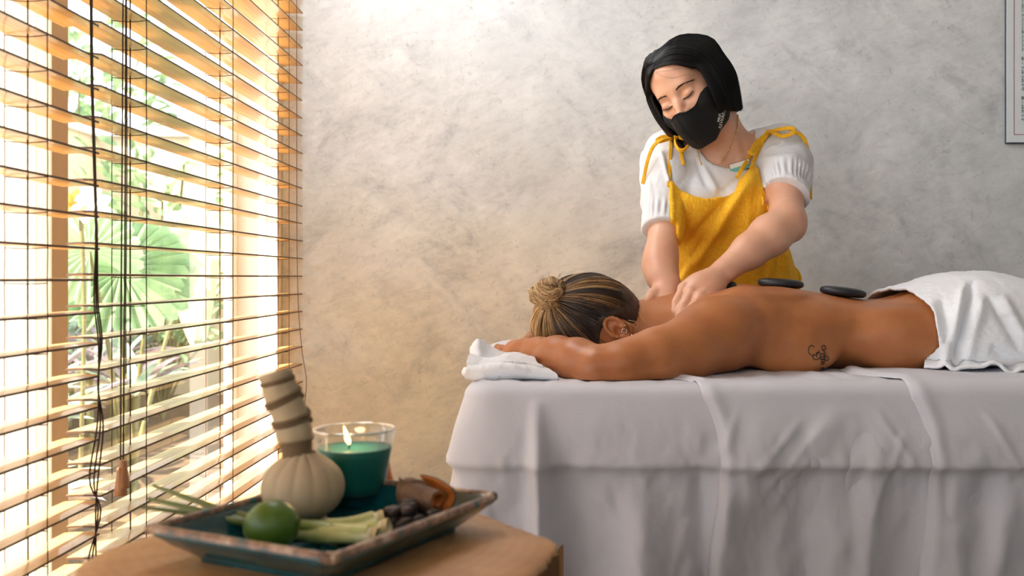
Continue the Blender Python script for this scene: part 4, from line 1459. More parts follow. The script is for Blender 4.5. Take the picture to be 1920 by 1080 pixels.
# bottom fold: a fat roll lying along the edge
slab_cloth('bottom_fold', [
    [W(880, 702, 1.76), W(905, 700, 1.76), W(960, 698, 1.76), W(1040, 700, 1.76)],
    [W(872, 706, 1.70), W(900, 711, 1.69), W(960, 708, 1.69), W(1046, 708, 1.69)],
    [W(874, 694, 1.675), W(902, 696, 1.668), W(960, 692, 1.672), W(1044, 704, 1.68)],
    [W(880, 684, 1.69), W(906, 684, 1.685), W(960, 682, 1.695), W(1030, 697, 1.70)],
    [W(882, 683, 1.76), W(908, 682, 1.77), W(960, 680, 1.80), W(1010, 684, 1.80)]], 1, M_terry, ft, 0.007, 3)
slab_cloth('middle_fold', [
    [W(884, 690, 1.80), W(910, 688, 1.80), W(960, 686, 1.82), W(1010, 690, 1.82)],
    [W(878, 686, 1.70), W(905, 686, 1.70), W(958, 683, 1.70), W(1022, 692, 1.71)],
    [W(876, 676, 1.69), W(906, 680, 1.69), W(956, 677, 1.69), W(1008, 684, 1.715)],
    [W(880, 668, 1.71), W(912, 676, 1.71), W(954, 668, 1.73), W(1000, 672, 1.75)],
    [W(886, 668, 1.80), W(916, 672, 1.82), W(956, 664, 1.84), W(990, 666, 1.84)]], 1, M_terry, ft, 0.007, 9)
slab_cloth('standing_corner', [
    [W(878, 684, 1.70), W(900, 684, 1.70), W(930, 680, 1.72), W(975, 672, 1.76)],
    [W(882, 668, 1.72), W(902, 672, 1.71), W(928, 671, 1.74), W(962, 668, 1.79)],
    [W(882, 654, 1.735), W(898, 650, 1.72), W(915, 654, 1.76), W(940, 663, 1.82)],
    [W(889, 643, 1.745), W(896, 637, 1.735), W(905, 641, 1.76), W(926, 658, 1.82)]], 1, M_terry, ft, 0.006, 15)
ds = slab_cloth('towel_flap', [
    [W(872, 702, 1.74), W(880, 704, 1.70), W(890, 706, 1.68), W(902, 708, 1.675)],
    [W(868, 700, 1.76), W(874, 698, 1.72), W(884, 697, 1.685), W(896, 697, 1.675)],
    [W(872, 690, 1.77), W(880, 690, 1.72), W(888, 690, 1.69), W(898, 689, 1.68)]], 1, M_terry, ft, 0.006, 21)
# small white pillow mound behind the hand
gp = Grid(rng_axis(-0.17, 0.02, 0.004), rng_axis(1.90, 2.30, 0.005), rng_axis(ST - 0.01, ST + 0.06, 0.004))
gp.ell((-0.075, 2.10, ST + 0.004), (0.085, 0.16, 0.034), k=0.01)
V, Fq = gp.mesh('pillow'); V[:, 2] = np.maximum(V[:, 2], ST - 0.002)
pl = obj('flat_pillow', np_mesh('flat_pillow', V, Fq), M_sheet); tag(pl, 'flat white pillow under the face towel behind the fingers', 'pillow')

# ================================================================== HOT STONES
M_stone = simple('black_basalt_stone', srgb(34, 36, 40), 0.42, var=0.15, nscale=60, bmp=0.12, bscale=300)
def stone(c, r, tilt, label):
    bm = bmesh.new(); bmesh.ops.create_uvsphere(bm, u_segments=40, v_segments=20, radius=1)
    R_ = Matrix.Rotation(tilt[0], 3, 'Y') @ Matrix.Rotation(tilt[1], 3, 'X')
    for v in bm.verts:
        x, y, z = v.co
        z = math.copysign(abs(z) ** 0.62, z); s_ = (x * x + y * y) ** 0.5
        k = 1.0 if s_ < 1e-6 else (s_ ** 0.72) / s_
        p = Vector((x * k * r[0] * (1 + 0.04 * sin(3 * y + 1)), y * k * r[1], z * r[2]))
        v.co = R_ @ p + Vector(c)
    o = obj('hot_stone', bm_mesh('hot_stone', bm), M_stone)
    tag(o, label, 'stone', 'black hot stones along the spine')
    return o
def back_top(x, y=YC):
    h = bvh_c.ray_cast(Vector((x, y, 2)), Vector((0, 0, -1)), 3); return h[0].z if h[0] else ST
def stone_on(u, v, r, lab, yy=1.915, tilt=(0, 0)):
    x = ux(u, yy); z = max(back_top(x + dx, yy) for dx in (-r[0] * .5, 0, r[0] * .5)) + r[2] * 0.62
    return stone((x, yy, z), r, tilt, lab)
stone_on(1464, 530, (0.043, 0.032, 0.0095), 'larger flat black stone on the upper back, under the elbow', tilt=(radians(4), 0))
stone_on(1581, 548, (0.043, 0.031, 0.0095), 'flat black stone on the lower back, next to the towel', tilt=(radians(7), 0))
stone_on(1358, 536, (0.024, 0.024, 0.010), 'black stone between the shoulder blades, mostly behind the hand', 1.98)
# ================================================================== THE THERAPIST
th = empty('person', (W(1370, 800, 2.30)[0], 2.30, 0.0))
tag(th, 'woman in black face mask, white blouse and yellow apron dress massaging with both hands', 'person')
E = np.array((0.69, -0.60, 0.37)); E /= np.linalg.norm(E)
Uv = np.array((-0.42, -0.04, 0.90)); Uv -= E * (Uv @ E); Uv /= np.linalg.norm(Uv)
Fv = -np.cross(Uv, E)
if Fv[1] > 0: Fv = -Fv
pt = radians(5)                                        # nod
Uv, Fv = Uv * cos(pt) + Fv * sin(pt), Fv * cos(pt) - Uv * sin(pt)
HS = 0.90                                              # head size
HD = W(1297, 169, 2.14) + Fv * 0.008
HM = np.stack([E, Fv, Uv])
def HL(a, b, c): return HD + (E * a + Fv * b + Uv * c) * HS     # head-local -> world

class HeadGrid:
    """the same primitives with sizes scaled to the head"""
    def __init__(s, g): s.g = g
    def ell(s, c, r, M=None, k=0.01, mode='u'): s.g.ell(c, np.asarray(r) * HS, M, k * HS, mode)
    def cone(s, a, b, ra, rb, k=0.01, mode='u'): s.g.cone(a, b, ra * HS, rb * HS, k * HS, mode)
    def chain(s, P, R, k=0.01, mode='u'): s.g.chain(P, [x * HS for x in R], k * HS, mode)


def build_head(g, skin=True):
    g = HeadGrid(g)
    g.ell(HL(0, -0.014, 0.030), (0.073, 0.092, 0.088), M=HM, k=0.01)
    g.ell(HL(0, 0.026, -0.025), (0.063, 0.062, 0.086), M=HM, k=0.03)
    g.ell(HL(0, 0.060, -0.094), (0.028, 0.024, 0.020), M=HM, k=0.035)
    for s_ in (-1, 1):
        g.chain([HL(s_ * 0.056, 0.006, -0.050), HL(s_ * 0.044, 0.028, -0.080), HL(s_ * 0.014, 0.062, -0.100)], [0.016, 0.014, 0.014], 0.03)
        g.ell(HL(s_ * 0.037, 0.060, -0.032), (0.024, 0.020, 0.024), M=HM, k=0.025)
    g.ell(HL(0, 0.052, 0.055), (0.052, 0.032, 0.038), M=HM, k=0.03)
    g.cone(HL(-0.030, 0.074, 0.020), HL(0.030, 0.074, 0.020), 0.011, 0.011, 0.022)
    for s_ in (-1, 1):
        g.ell(HL(s_ * 0.032, 0.094, -0.002), (0.018, 0.012, 0.011), M=HM, k=0.016, mode='s')
    g.chain([HL(0, 0.080, 0.008), HL(0, 0.092, -0.015), HL(0, 0.1025, -0.034)], [0.0065, 0.0075, 0.0095], 0.014)
    for s_ in (-1, 1):
        g.ell(HL(s_ * 0.0115, 0.091, -0.037), (0.008, 0.010, 0.007), M=HM, k=0.006)
        g.ell(HL(s_ * 0.031, 0.0735, -0.002), (0.0150, 0.0150, 0.0125), M=HM, k=0.005)
        g.cone(HL(s_ * 0.017, 0.0870, -0.0085), HL(s_ * 0.045, 0.0790, -0.0060), 0.0018, 0.0016, 0.003)
        g.cone(HL(s_ * 0.018, 0.0885, 0.0050), HL(s_ * 0.044, 0.0800, 0.0060), 0.0013, 0.0010, 0.003, 's')
        g.ell(HL(s_ * 0.073, -0.010, -0.012), (0.008, 0.019, 0.030), M=HM, k=0.006)
        g.ell(HL(s_ * 0.080, -0.006, -0.006), (0.005, 0.010, 0.014), M=HM, k=0.004, mode='s')
    g.ell(HL(0, 0.086, -0.066), (0.022, 0.010, 0.0065), M=HM, k=0.006)
    g.ell(HL(0, 0.085, -0.075), (0.019, 0.010, 0.0065), M=HM, k=0.006)

NB = W(1362, 292, 2.20)                  # base of the neck
# torso axis points: (u, v, y, half width, half depth)
TOR = [(1352, 262, 2.215, 0.060, 0.050), (1352, 285, 2.22, 0.120, 0.070), (1352, 312, 2.225, 0.152, 0.084), (1352, 345, 2.225, 0.150, 0.096), (1352, 385, 2.225, 0.143, 0.106),
       (1358, 430, 2.24, 0.128, 0.098), (1368, 480, 2.27, 0.122, 0.092), (1374, 530, 2.31, 0.130, 0.098), (1374, 620, 2.345, 0.158, 0.112), (1374, 700, 2.355, 0.170, 0.116), (1374, 800, 2.355, 0.165, 0.11)]
def torso_z(off=0.0, keys=TOR, nn=2.3):
    K = np.array([(W(u, v, y)[2], W(u, v, y)[0], y, a, b) for u, v, y, a, b in keys])[::-1]
    C = catmull(K, 260)
    lo, hi = C[0, 0], C[-1, 0]
    def fn(x, y, z):
        ip = lambda c: np.interp(z, C[:, 0], C[:, c])
        cx, cy, a, b = ip(1), ip(2), ip(3) + off, ip(4) + off
        q_ = (np.abs((x - cx) / a) ** nn + np.abs((y - cy) / b) ** nn) ** (1 / nn)
        d = (q_ - 1) * np.minimum(a, b) * 0.9
        return np.maximum(d, np.maximum(lo - z, z - hi - off * 0.5))
    return fn, (W(1200, 0, 2.2)[0] - 0.05, 2.05, lo), (W(1540, 0, 2.2)[0] + 0.05, 2.52, hi)

SL, SR = W(1256, 292, 2.20), W(1462, 283, 2.215)      # shoulder joints (as seen: left, right)
EL, ER = W(1240, 478, 2.035), W(1477, 416, 2.015)      # elbows
WL, WR = W(1252, 534, 1.985), W(1357, 508, 1.950)      # wrists

zs_ = np.concatenate([rng_axis(0.0, 0.66, 0.012), rng_axis(0.668, 0.86, 0.0045), rng_axis(0.8635, ZC + 0.56, 0.0025)])
xs_ = rng_axis(W(1195, 0, 2.2)[0] - 0.02, W(1525, 0, 2.2)[0] + 0.04, 0.0028)
ys_ = np.concatenate([rng_axis(1.82, 2.30, 0.0028), rng_axis(2.304, 2.50, 0.008)])
g = Grid(xs_, ys_, zs_)
fn, lo, hi = torso_z()
g.add(fn, lo, hi, 0.01)
for s_, S_ in ((-1, SL), (1, SR)):
    g.cone(NB + (0, 0.02, -0.01), S_, 0.045, 0.050, 0.04)
g.chain([HL(0, -0.030, -0.060), (HL(0, -0.03, -0.06) + NB) / 2 + (0, 0.002, 0), NB], [0.052, 0.050, 0.058], 0.025)
for s_ in (-1, 1):      # sternomastoid lines and collar bones
    g.cone(HL(s_ * 0.045, -0.01, -0.06), NB + (s_ * 0.018, -0.052, -0.008), 0.010, 0.007, 0.012)
    g.cone(NB + (s_ * 0.022, -0.058, -0.018), NB + (s_ * 0.10, -0.035, 0.004), 0.006, 0.006, 0.012)
    g.ell(W(1352 + s_ * 52, 385, 2.150), (0.052, 0.045, 0.045), k=0.03)
# arms
g.chain([SL, SL * 0.45 + EL * 0.55, EL], [0.044, 0.034, 0.0310], 0.03)
g.chain([EL, W(1237, 500, 2.02), W(1243, 520, 2.0), WL], [0.0310, 0.0320, 0.028, 0.0225], 0.02)
g.chain([SR, SR * 0.45 + ER * 0.55, ER], [0.046, 0.040, 0.0345], 0.03)
g.chain([ER, ER * 0.72 + WR * 0.28, ER * 0.4 + WR * 0.6, WR], [0.0345, 0.0395, 0.0325, 0.0245], 0.02)
g.ell(ER + (0.014, 0.006, -0.020), (0.014, 0.014, 0.014), k=0.022)
# right-hand one in the picture: back of the hand to the camera, fingers closing over the neck
KN = [W(1281, 541, 1.925), W(1295, 548, 1.908), W(1312, 557, 1.896), W(1327, 566, 1.890)]
PI_ = [W(1268, 566, 1.900), W(1281, 575, 1.885), W(1296, 581, 1.876), W(1311, 583, 1.872)]
TI = [W(1266, 583, 1.893), W(1273, 590, 1.880), W(1283, 592, 1.872), W(1294, 592, 1.868)]
T2 = [W(1269, 597, 1.900), W(1273, 601, 1.886), W(1279, 601, 1.878), W(1287, 600, 1.876)]
for i, K_ in enumerate(KN):
    g.cone(WR + (0.000, 0.004 * (i - 1.5), 0.006 - 0.004 * i), K_, 0.0160, 0.0105, 0.009)
g.ell((WR + KN[0] + KN[3]) / 3 + (0, 0.006, 0), (0.036, 0.018, 0.026), k=0.02)
for i in range(4):
    r = (0.0084, 0.0086, 0.0084, 0.0076)[i]
    g.chain([KN[i], PI_[i]], [r + 0.0012, r], 0.0035)
    g.chain([PI_[i], TI[i], T2[i]], [r, r * 0.88, r * 0.72], 0.0022)
    g.ell(KN[i] + (0, -0.004, 0.002), (0.0095, 0.0085, 0.0085), k=0.006)
    if i < 3:                                   # extensor tendons
        g.cone(WR + (-0.012, -0.012 - 0.002 * i, 0.004 - 0.004 * i), KN[i] + (0, -0.008, 0.002), 0.0026, 0.0032, 0.004)
g.chain([WR + (-0.004, 0.016, -0.010), W(1300, 560, 1.955), W(1276, 566, 1.965), W(1262, 572, 1.955)], [0.014, 0.0125, 0.010, 0.0078], 0.008)
g.ell(WR + (0.010, -0.012, -0.006), (0.009, 0.008, 0.009), k=0.012)
# left one in the picture: pressing down on the far side of the neck
KL = [W(1226, 556, 1.965), W(1237, 560, 1.955), W(1249, 563, 1.952), W(1261, 563, 1.955)]
for i, K_ in enumerate(KL):
    g.cone(WL + (0.004 * (i - 1.5), 0, 0), K_, 0.0165, 0.0105, 0.012)
    K2 = K_ + np.array((-0.008 + 0.003 * i, -0.012, -0.017)); K3 = K2 + np.array((0.002, 0.010, -0.015))
    g.chain([K_, K2, K3], [0.0100, 0.0090, 0.0078], 0.003)
g.chain([WL + (-0.010, -0.004, -0.006), W(1224, 552, 1.960), W(1216, 563, 1.942), W(1212, 571, 1.940)], [0.013, 0.0115, 0.0095, 0.0078], 0.006)
build_head(g)
# legs and feet behind the table
for s_ in (-1, 1):
    cx_ = W(1374, 0, 2.355)[0] + s_ * 0.085
    g.chain([(cx_, 2.36, 0.66), (cx_, 2.35, 0.42), (cx_, 2.36, 0.34), (cx_, 2.38, 0.09)], [0.082, 0.056, 0.052, 0.036], 0.03)
    g.chain([(cx_, 2.39, 0.045), (cx_ + 0.01 * s_, 2.28, 0.030)], [0.036, 0.030], 0.03)
V, Fq = g.mesh('person')
body_t = obj('body', np_mesh('body', V, Fq), M_skint, th)
bvh_t = BVHTree.FromPolygons([Vector(v) for v in V], [tuple(int(i) for i in f) for f in Fq])

def hproj(a, b, c, lift=0.0008):
    """head-local point pushed back onto the face along -forward"""
    p = HL(a, 0.16, c)
    h = bvh_t.ray_cast(Vector(p), Vector(-Fv), 0.3)
    return np.array(h[0]) + Fv * lift if h[0] is not None else HL(a, b, c)

M_brow = simple('dark_brow_hair', srgb(62, 40, 30), 0.7, var=0.2)
M_lash = simple('dark_lash', srgb(34, 24, 20), 0.6)
for s_ in (-1, 1):
    nmo = 40
    P_, T_ = [], []
    qq = np.random.default_rng(3 + s_)
    for k in range(70):
        t = k / 69
        a = s_ * (0.013 + 0.036 * t); c = 0.0165 + 0.006 * sin(pi * min(1, t * 1.1) * 0.75) - 0.004 * t + qq.normal(0, 0.0009)
        p0 = hproj(a, 0.08, c, 0.0004); p1 = hproj(a + s_ * 0.006, 0.08, c + 0.0022 * (1 - 1.6 * t), 0.0012)
        P_.append(np.linspace(p0, p1, 5))
    eb = strands(P_, 0.00042, np.full(70, 0.2), name='eyebrow', mat=M_brow, parent=th)
    C = np.array([hproj(s_ * (0.0165 + 0.0285 * t), 0.08, -0.0085 - 0.0035 * sin(pi * t) + 0.004 * t, 0.0004) for t in np.linspace(0, 1, 16)])
    ml = MB(); ml.add(sweep(C, 0.0009 * (0.4 + np.sin(np.linspace(0.3, 2.8, 16))), 6))
    for k in range(16):
        if k % 1 == 0:
            o0 = C[k]; o1 = o0 + Fv * 0.0045 - Uv * 0.0042 + E * s_ * 0.0022 * (k / 15)
            ml.add(sweep(np.linspace(o0, o1, 4), np.array([0.00035, 0.0003, 0.00022, 0.0001]), 4))
    ml.build('eyelash', M_lash, th)

# ---- face mask: a stretched shell over nose, mouth and chin
M_mask = fabric_mat('black_cotton_mask', srgb(13, 13, 15), weave=1200, bmp=0.2, wr=0.15, wscale=40, rough=0.85)
M_maskfront = M_mask
lo_ = HL(0, 0.03, -0.06) - 0.13; hi_ = HL(0, 0.03, -0.06) + 0.13
gm = Grid(rng_axis(lo_[0], hi_[0], 0.0026), rng_axis(lo_[1], hi_[1], 0.0026), rng_axis(lo_[2], hi_[2], 0.0026))
gm_ = gm; gm = HeadGrid(gm_)
gm.ell(HL(0, 0.026, -0.030), (0.0655, 0.065, 0.088), M=HM, k=0.01)
for s_ in (-1, 1):
    gm.chain([HL(s_ * 0.058, 0.004, -0.050), HL(s_ * 0.046, 0.028, -0.080), HL(s_ * 0.014, 0.062, -0.102)], [0.0185, 0.0175, 0.0175], 0.03)
    gm.ell(HL(s_ * 0.037, 0.060, -0.034), (0.026, 0.022, 0.025), M=HM, k=0.03)
gm.chain([HL(0, 0.093, -0.020), HL(0, 0.1065, -0.036), HL(0, 0.104, -0.060), HL(0, 0.090, -0.085), HL(0, 0.068, -0.108)], [0.0075, 0.009, 0.010, 0.012, 0.016], 0.045)
gm = gm_
x, y, z = gm.pts([slice(0, len(a)) for a in gm.ax])
la = (x - HD[0]) * E[0] + (y - HD[1]) * E[1] + (z - HD[2]) * E[2]
la = la / HS
lb = (x - HD[0]) * Fv[0] + (y - HD[1]) * Fv[1] + (z - HD[2]) * Fv[2]
lb = lb / HS
lc = (x - HD[0]) * Uv[0] + (y - HD[1]) * Uv[1] + (z - HD[2]) * Uv[2]
lc = lc / HS
aa_ = np.abs(la)
def mask_top(a): return -0.030 - 0.007 * sstep(0.004, 0.024, a) + 0.030 * sstep(0.028, 0.072, a)
top = mask_top(aa_)
reg = np.maximum(lc - top, 0.012 - lb - 0.018 * sstep(-0.02, -0.06, -lc * -1))
reg = np.maximum(reg, -(lc + 0.130 - 0.018 * sstep(0.02, 0.06, aa_)))
shell = np.maximum(gm.D, -(gm.D + 0.0045))           # hollow
gm.D = np.maximum(shell, reg).astype(np.float32)
V, Fq = gm.mesh('face_mask', smooth=2)
mask = obj('face_mask', np_mesh('face_mask', V, Fq), M_mask, th)
bvh_m = BVHTree.FromPolygons([Vector(v) for v in V], [tuple(int(i) for i in f) for f in Fq])
# stitched centre seam and rims
def mproj(a, c, d=None, lift=0.0006):
    d = Vector(-Fv) if d is None else Vector(d)
    h = bvh_m.ray_cast(Vector(HL(a, 0, c)) - d * 0.2, d, 0.4)
    return (np.array(h[0]) - np.array(d) * lift) if h[0] is not None else None
C = [mproj(0, c) for c in np.linspace(-0.028, -0.112, 20)]; C = np.array([c for c in C if c is not None])
obj('centre_seam', np_mesh('centre_seam', *sweep(C, 0.0007, 5)), M_mask, mask)
for s_ in (-1, 1):
    C = [mproj(s_ * a, float(mask_top(a)) - 0.0028) for a in np.linspace(0.001, 0.058, 24)]
    C = np.array([c for c in C if c is not None])
    if len(C) > 3: obj('mask_hem', np_mesh('mask_hem', *sweep(C, 0.0011, 5)), M_mask, mask)
    C = catmull([HL(s_ * 0.066, 0.020, -0.020), HL(s_ * 0.073, 0.010, -0.004), HL(s_ * 0.079, 0.000, 0.012), HL(s_ * 0.080, -0.014, 0.012)], 16)
    obj('ear_loop', np_mesh('ear_loop', *sweep(C, 0.0016, 6)), M_mask, mask)
# printed words on the cheek of the mask, reading upwards
M_print = simple('pale_grey_print', srgb(206, 206, 204), 0.7, var=0.02)
def mask_text(txt, size, u, v, ang, bold=0.0):
    me = text_mesh(txt, size, bold=bold)
    ca, sa = cos(ang), sin(ang)
    S_ = 2.09 / F
    V_, ok = [], True
    for q_ in me.vertices:
        x_, y_ = q_.co.x, q_.co.y
        X_ = (u - U0) * S_ + ca * x_ - sa * y_
        Z_ = ZC - (v - V0) * S_ + sa * x_ + ca * y_
        h = bvh_m.ray_cast(Vector((X_ * 1.0, 1.85, Z_)), Vector((0, 1, 0)), 0.6)
        if h[0] is None: h = bvh_m.find_nearest(Vector((X_, 2.09, Z_)))
        V_.append(np.array(h[0]) + np.array((0, -0.0006, 0)))
    return (V_, [tuple(p.vertices) for p in me.polygons])
mbt = MB()
mbt.add(mask_text('MELI\u00c1', 0.0066, 1345.5, 232, radians(79), 0.00015))
mbt.add(mask_text('REWARDS', 0.0102, 1351, 244, radians(79), 0.00012))
mbt.build('lettering', M_print, mask, False)

# ---- hair: black bob with a parting
M_hairt = hair_mat('black_hair', [(0.0, srgb(6, 6, 9)), (0.35, srgb(14, 13, 15)), (0.6, srgb(44, 34, 30)), (0.9, srgb(112, 68, 44)), (1.0, srgb(150, 92, 58))], 0.38)
M_hairt.node_tree.nodes['Principled BSDF'].inputs['Specular IOR Level'].default_value = 0.32
def bob_path(s_, q_, off=0.0, m=22, jit=None):
    """s_ side (-1 her right / +1 her left), q_ 0 at the face .. 1 at the middle of the back"""
    root = np.array((np.interp(q_, [0, .35, 1], [-0.014, -0.012, 0.0]), np.interp(q_, [0, .35, .7, 1], [0.074, 0.030, -0.035, -0.075]), np.interp(q_, [0, .2, .5, 1], [0.083, 0.109, 0.119, 0.100])))
    t0 = radians(52 if s_ > 0 else 46)
    a = t0 + (pi - t0) * q_
    ra, rb = 0.092, 0.106
    ring = lambda k, c, fwd=0.0: np.array((s_ * sin(a) * ra * k, cos(a) * rb * k - 0.016 + fwd, c))
    cend = np.interp(q_, [0, 0.25, 0.6, 1.0], [-0.108 if s_ < 0 else -0.078, -0.106 if s_ < 0 else -0.096, -0.100, -0.096])
    front = math.exp(-(q_ / 0.12) ** 2)
    fmix = lambda A_, B_: A_ * (1 - front) + np.array(B_) * front
    P = [root,
         fmix(root * 0.45 + ring(0.80, 0.108) * 0.55 + np.array((0, 0, 0.008)), (s_ * 0.034, 0.082, 0.072)),
         fmix(ring(0.95, 0.082), (s_ * 0.060, 0.066, 0.045)),
         ring(1.03, 0.030, 0.006 * front),
         ring(1.05, -0.012, 0.010 * front),
         ring(0.99 if s_ < 0 else 0.99 - 0.05 * min(1, q_ * 3), -0.050, 0.016 * front),
         ring(0.90 if s_ < 0 else 0.86 - 0.12 * min(1, q_ * 3), cend, 0.018 * front)]
    P = np.array(P)
    if jit is not None: P[1:] += jit[None, :] * np.linspace(0.3, 1, 6)[:, None]
    P = catmull(P, m)
    ctr = np.array((0, -0.014, 0.01))
    dr = P - ctr; dr[:, 2] *= 0.6 * (P[:, 2] > 0)
    dr /= np.linalg.norm(dr, axis=1)[:, None] + 1e-9
    P = P + dr * off
    return P
for s_ in (-1, 1):
    nq = 110
    m = 40
    S3 = np.array([bob_path(s_, q_, 0, m) for q_ in np.linspace(0, 1, nq)])
    grv = 0.0007 * np.sin(np.linspace(0, 1, nq) * 90 + 2 * np.sin(np.linspace(0, 7, nq)))[:, None] * np.linspace(0.1, 1, m)[None, :]
    ctr = np.array((0, -0.014, 0.01)); dr = S3 - ctr; dr /= np.linalg.norm(dr, axis=2, keepdims=True)
    S3 = S3 + dr * grv[..., None]
    Wd = HD + S3 @ HM * HS
    tone = np.repeat(np.linspace(0.05, 0.22, m)[None, :], nq, 0)
    Fh = grid_faces(nq, m)
    Vh = Wd.reshape(-1, 3); nh = vnormals(Vh, Fh)
    if np.mean(np.sum(nh * (Vh - HL(0, -0.014, 0.01)), 1)) < 0: Fh = Fh[:, ::-1]
    o = obj('hair', np_mesh('hair', Vh, Fh, {'tone': tone.reshape(-1)}), M_hairt, th)
    md_ = o.modifiers.new('thickness', 'SOLIDIFY'); md_.thickness = 0.007; md_.offset = -1
q = np.random.default_rng(9)
paths, tones, rad = [], [], []
for k in range(3600):
    s_ = 1 if q.random() < 0.52 else -1
    q_ = q.random() ** 1.25
    jit = q.normal(0, 0.0022, 3)
    lock = 0.0025 * np.sin(q_ * 60 + s_)
    P = bob_path(s_, q_, 0.0015 + q.uniform(0, 0.0030) + lock * 0.5, 20, jit)
    L = q.uniform(0.93, 1.012)
    P = P[0] + (P - P[0])
    n_ = max(8, int(20 * min(1, L)))
    paths.append(HD + P @ HM * HS)
    bt = q.uniform(0, 0.14)
    tipc = (0.62 if s_ < 0 else 0.30) * q.uniform(0.5, 1.0)
    fr = math.exp(-(q_ / 0.35) ** 2)
    tones.append(bt + 0.10 + tipc * fr * sstep(0.72 if s_ < 0 else 0.8, 1.0, np.linspace(0, 1, 20)) + (0.18 * fr if s_ < 0 else 0.0) * sstep(0.2, 0.7, np.linspace(0, 1, 20)))
    rad.append(q.uniform(0.0004, 0.00085))
# fine fringe across the forehead
def fstr(pts, n=20):
    C = catmull([(a, c, 0) for a, c in pts], n)
    return np.array([hproj(a, 0.08, c, 0.0035) for a, c, _ in C])
for k in range(4):
    j = q.normal(0, 0.0020, 2)
    if k % 2: pts = [(-0.012, 0.078), (0.002 + j[0], 0.060), (0.024, 0.044 + j[1]), (0.048, 0.036 + j[1]), (0.058, 0.022)]
    else: pts = [(-0.010 + 0.004 * k / 26, 0.078), (0.020 + j[0], 0.066 + j[1]), (0.044, 0.056 + j[1]), (0.060, 0.036 + j[0])]
    P = fstr(pts); paths.append(P); tones.append(np.full(20, 0.12)); rad.append(0.00016)
hs = strands(paths, np.array(rad), np.array(tones), name='hair_strands', mat=M_hairt, parent=th); hs['kind'] = 'stuff'

# ---- white blouse
M_blouse = fabric_mat('white_cotton_blouse', srgb(236, 236, 238), wr=0.40, wscale=26, weave=1300, trans=0.10)
M_dress = None
def dress_mat():
    m, nt, b, out = new_mat('mustard_linen')
    v = coords(nt, (1, 1, 0.12))
    th_ = noise(nt, v, 420, 4, 0.7)
    c = ramp(nt, th_, [(0.32, srgb(222, 156, 14)), (0.5, srgb(244, 182, 28)), (0.68, srgb(250, 204, 64))])
    nt.links.new(c, b.inputs['Base Color'])
    b.inputs['Roughness'].default_value = 0.85
    n1 = bump(nt, None, th_, 0.25, 0.0005)
    v2 = coords(nt, (1, 1, 0.45))
    n2 = bump(nt, None, noise(nt, v2, 60, 4, 0.6, 0.5), 0.30, 0.002, n1)
    bump(nt, b, noise(nt, v2, 22, 4, 0.6, 0.6), 0.35, 0.006, n2)
    return m
M_dress = dress_mat()

gbx = rng_axis(W(1185, 0, 2.2)[0], W(1540, 0, 2.2)[0] + 0.02, 0.0028)
gb_ = Grid(gbx, rng_axis(1.98, 2.46, 0.0030), rng_axis(W(0, 520, 2.3)[2], ZC + 0.40, 0.0028))
TB = [(u, v, y, a + 0.007, b + 0.009) for u, v, y, a, b in TOR]
fn, lo, hi = torso_z(0.0, TB)
gb_.add(fn, lo, hi, 0.01)
for s_, S_ in ((-1, SL), (1, SR)):
    gb_.cone(NB + (0, 0.02, -0.008), S_ + (0, 0, 0.002), 0.052, 0.056, 0.035)
    gb_.ell(W(1352 + s_ * 52, 385, 2.148), (0.060, 0.053, 0.052), k=0.03)
CL, CR = W(1240, 432, 2.073), W(1474, 366, 2.070)        # cuff centres
def axis_dir(a, b): d = b - a; return d / np.linalg.norm(d)
dL, dR = axis_dir(SL, EL), axis_dir(SR, ER)
# puffed sleeves: shoulder -> fullness -> gathered cuff
gb_.chain([SL + (-0.004, 0, 0.000), SL * 0.72 + CL * 0.28 + (-0.006, 0, 0.0), SL * 0.38 + CL * 0.62 + (-0.004, 0, 0)], [0.048, 0.050, 0.047], 0.02)
gb_.chain([SL * 0.38 + CL * 0.62, SL * 0.30 + CL * 0.70], [0.042, 0.041], 0.008)
gb_.chain([SL * 0.22 + CL * 0.78, CL + dL * 0.002], [0.0415, 0.0415], 0.008)
gb_.chain([SR + (0.002, 0, 0.002), SR * 0.66 + CR * 0.34 + (0.006, 0, 0.0), SR * 0.35 + CR * 0.65 + (0.004, -0.006, 0)], [0.052, 0.057, 0.055], 0.02)
gb_.chain([SR * 0.35 + CR * 0.65, SR * 0.28 + CR * 0.72], [0.048, 0.047], 0.008)
gb_.chain([SR * 0.15 + CR * 0.85, CR + dR * 0.02], [0.048, 0.048], 0.008)
x, y, z = gb_.pts([slice(0, len(a)) for a in gb_.ax])
dC = lambda c: np.sqrt((x - c[0]) ** 2 + (y - c[1]) ** 2 + (z - c[2]) ** 2)
near_body = g.sample(x, y, z) - 0.0055
near_body = np.where((y > 2.085) & (dC(CL) > 0.062) & (dC(CR) > 0.080) & (z > W(0, 560, 2.1)[2]) & (z < NB[2] + 0.01), near_body, 1)
gb_.D = np.minimum(gb_.D, near_body).astype(np.float32)
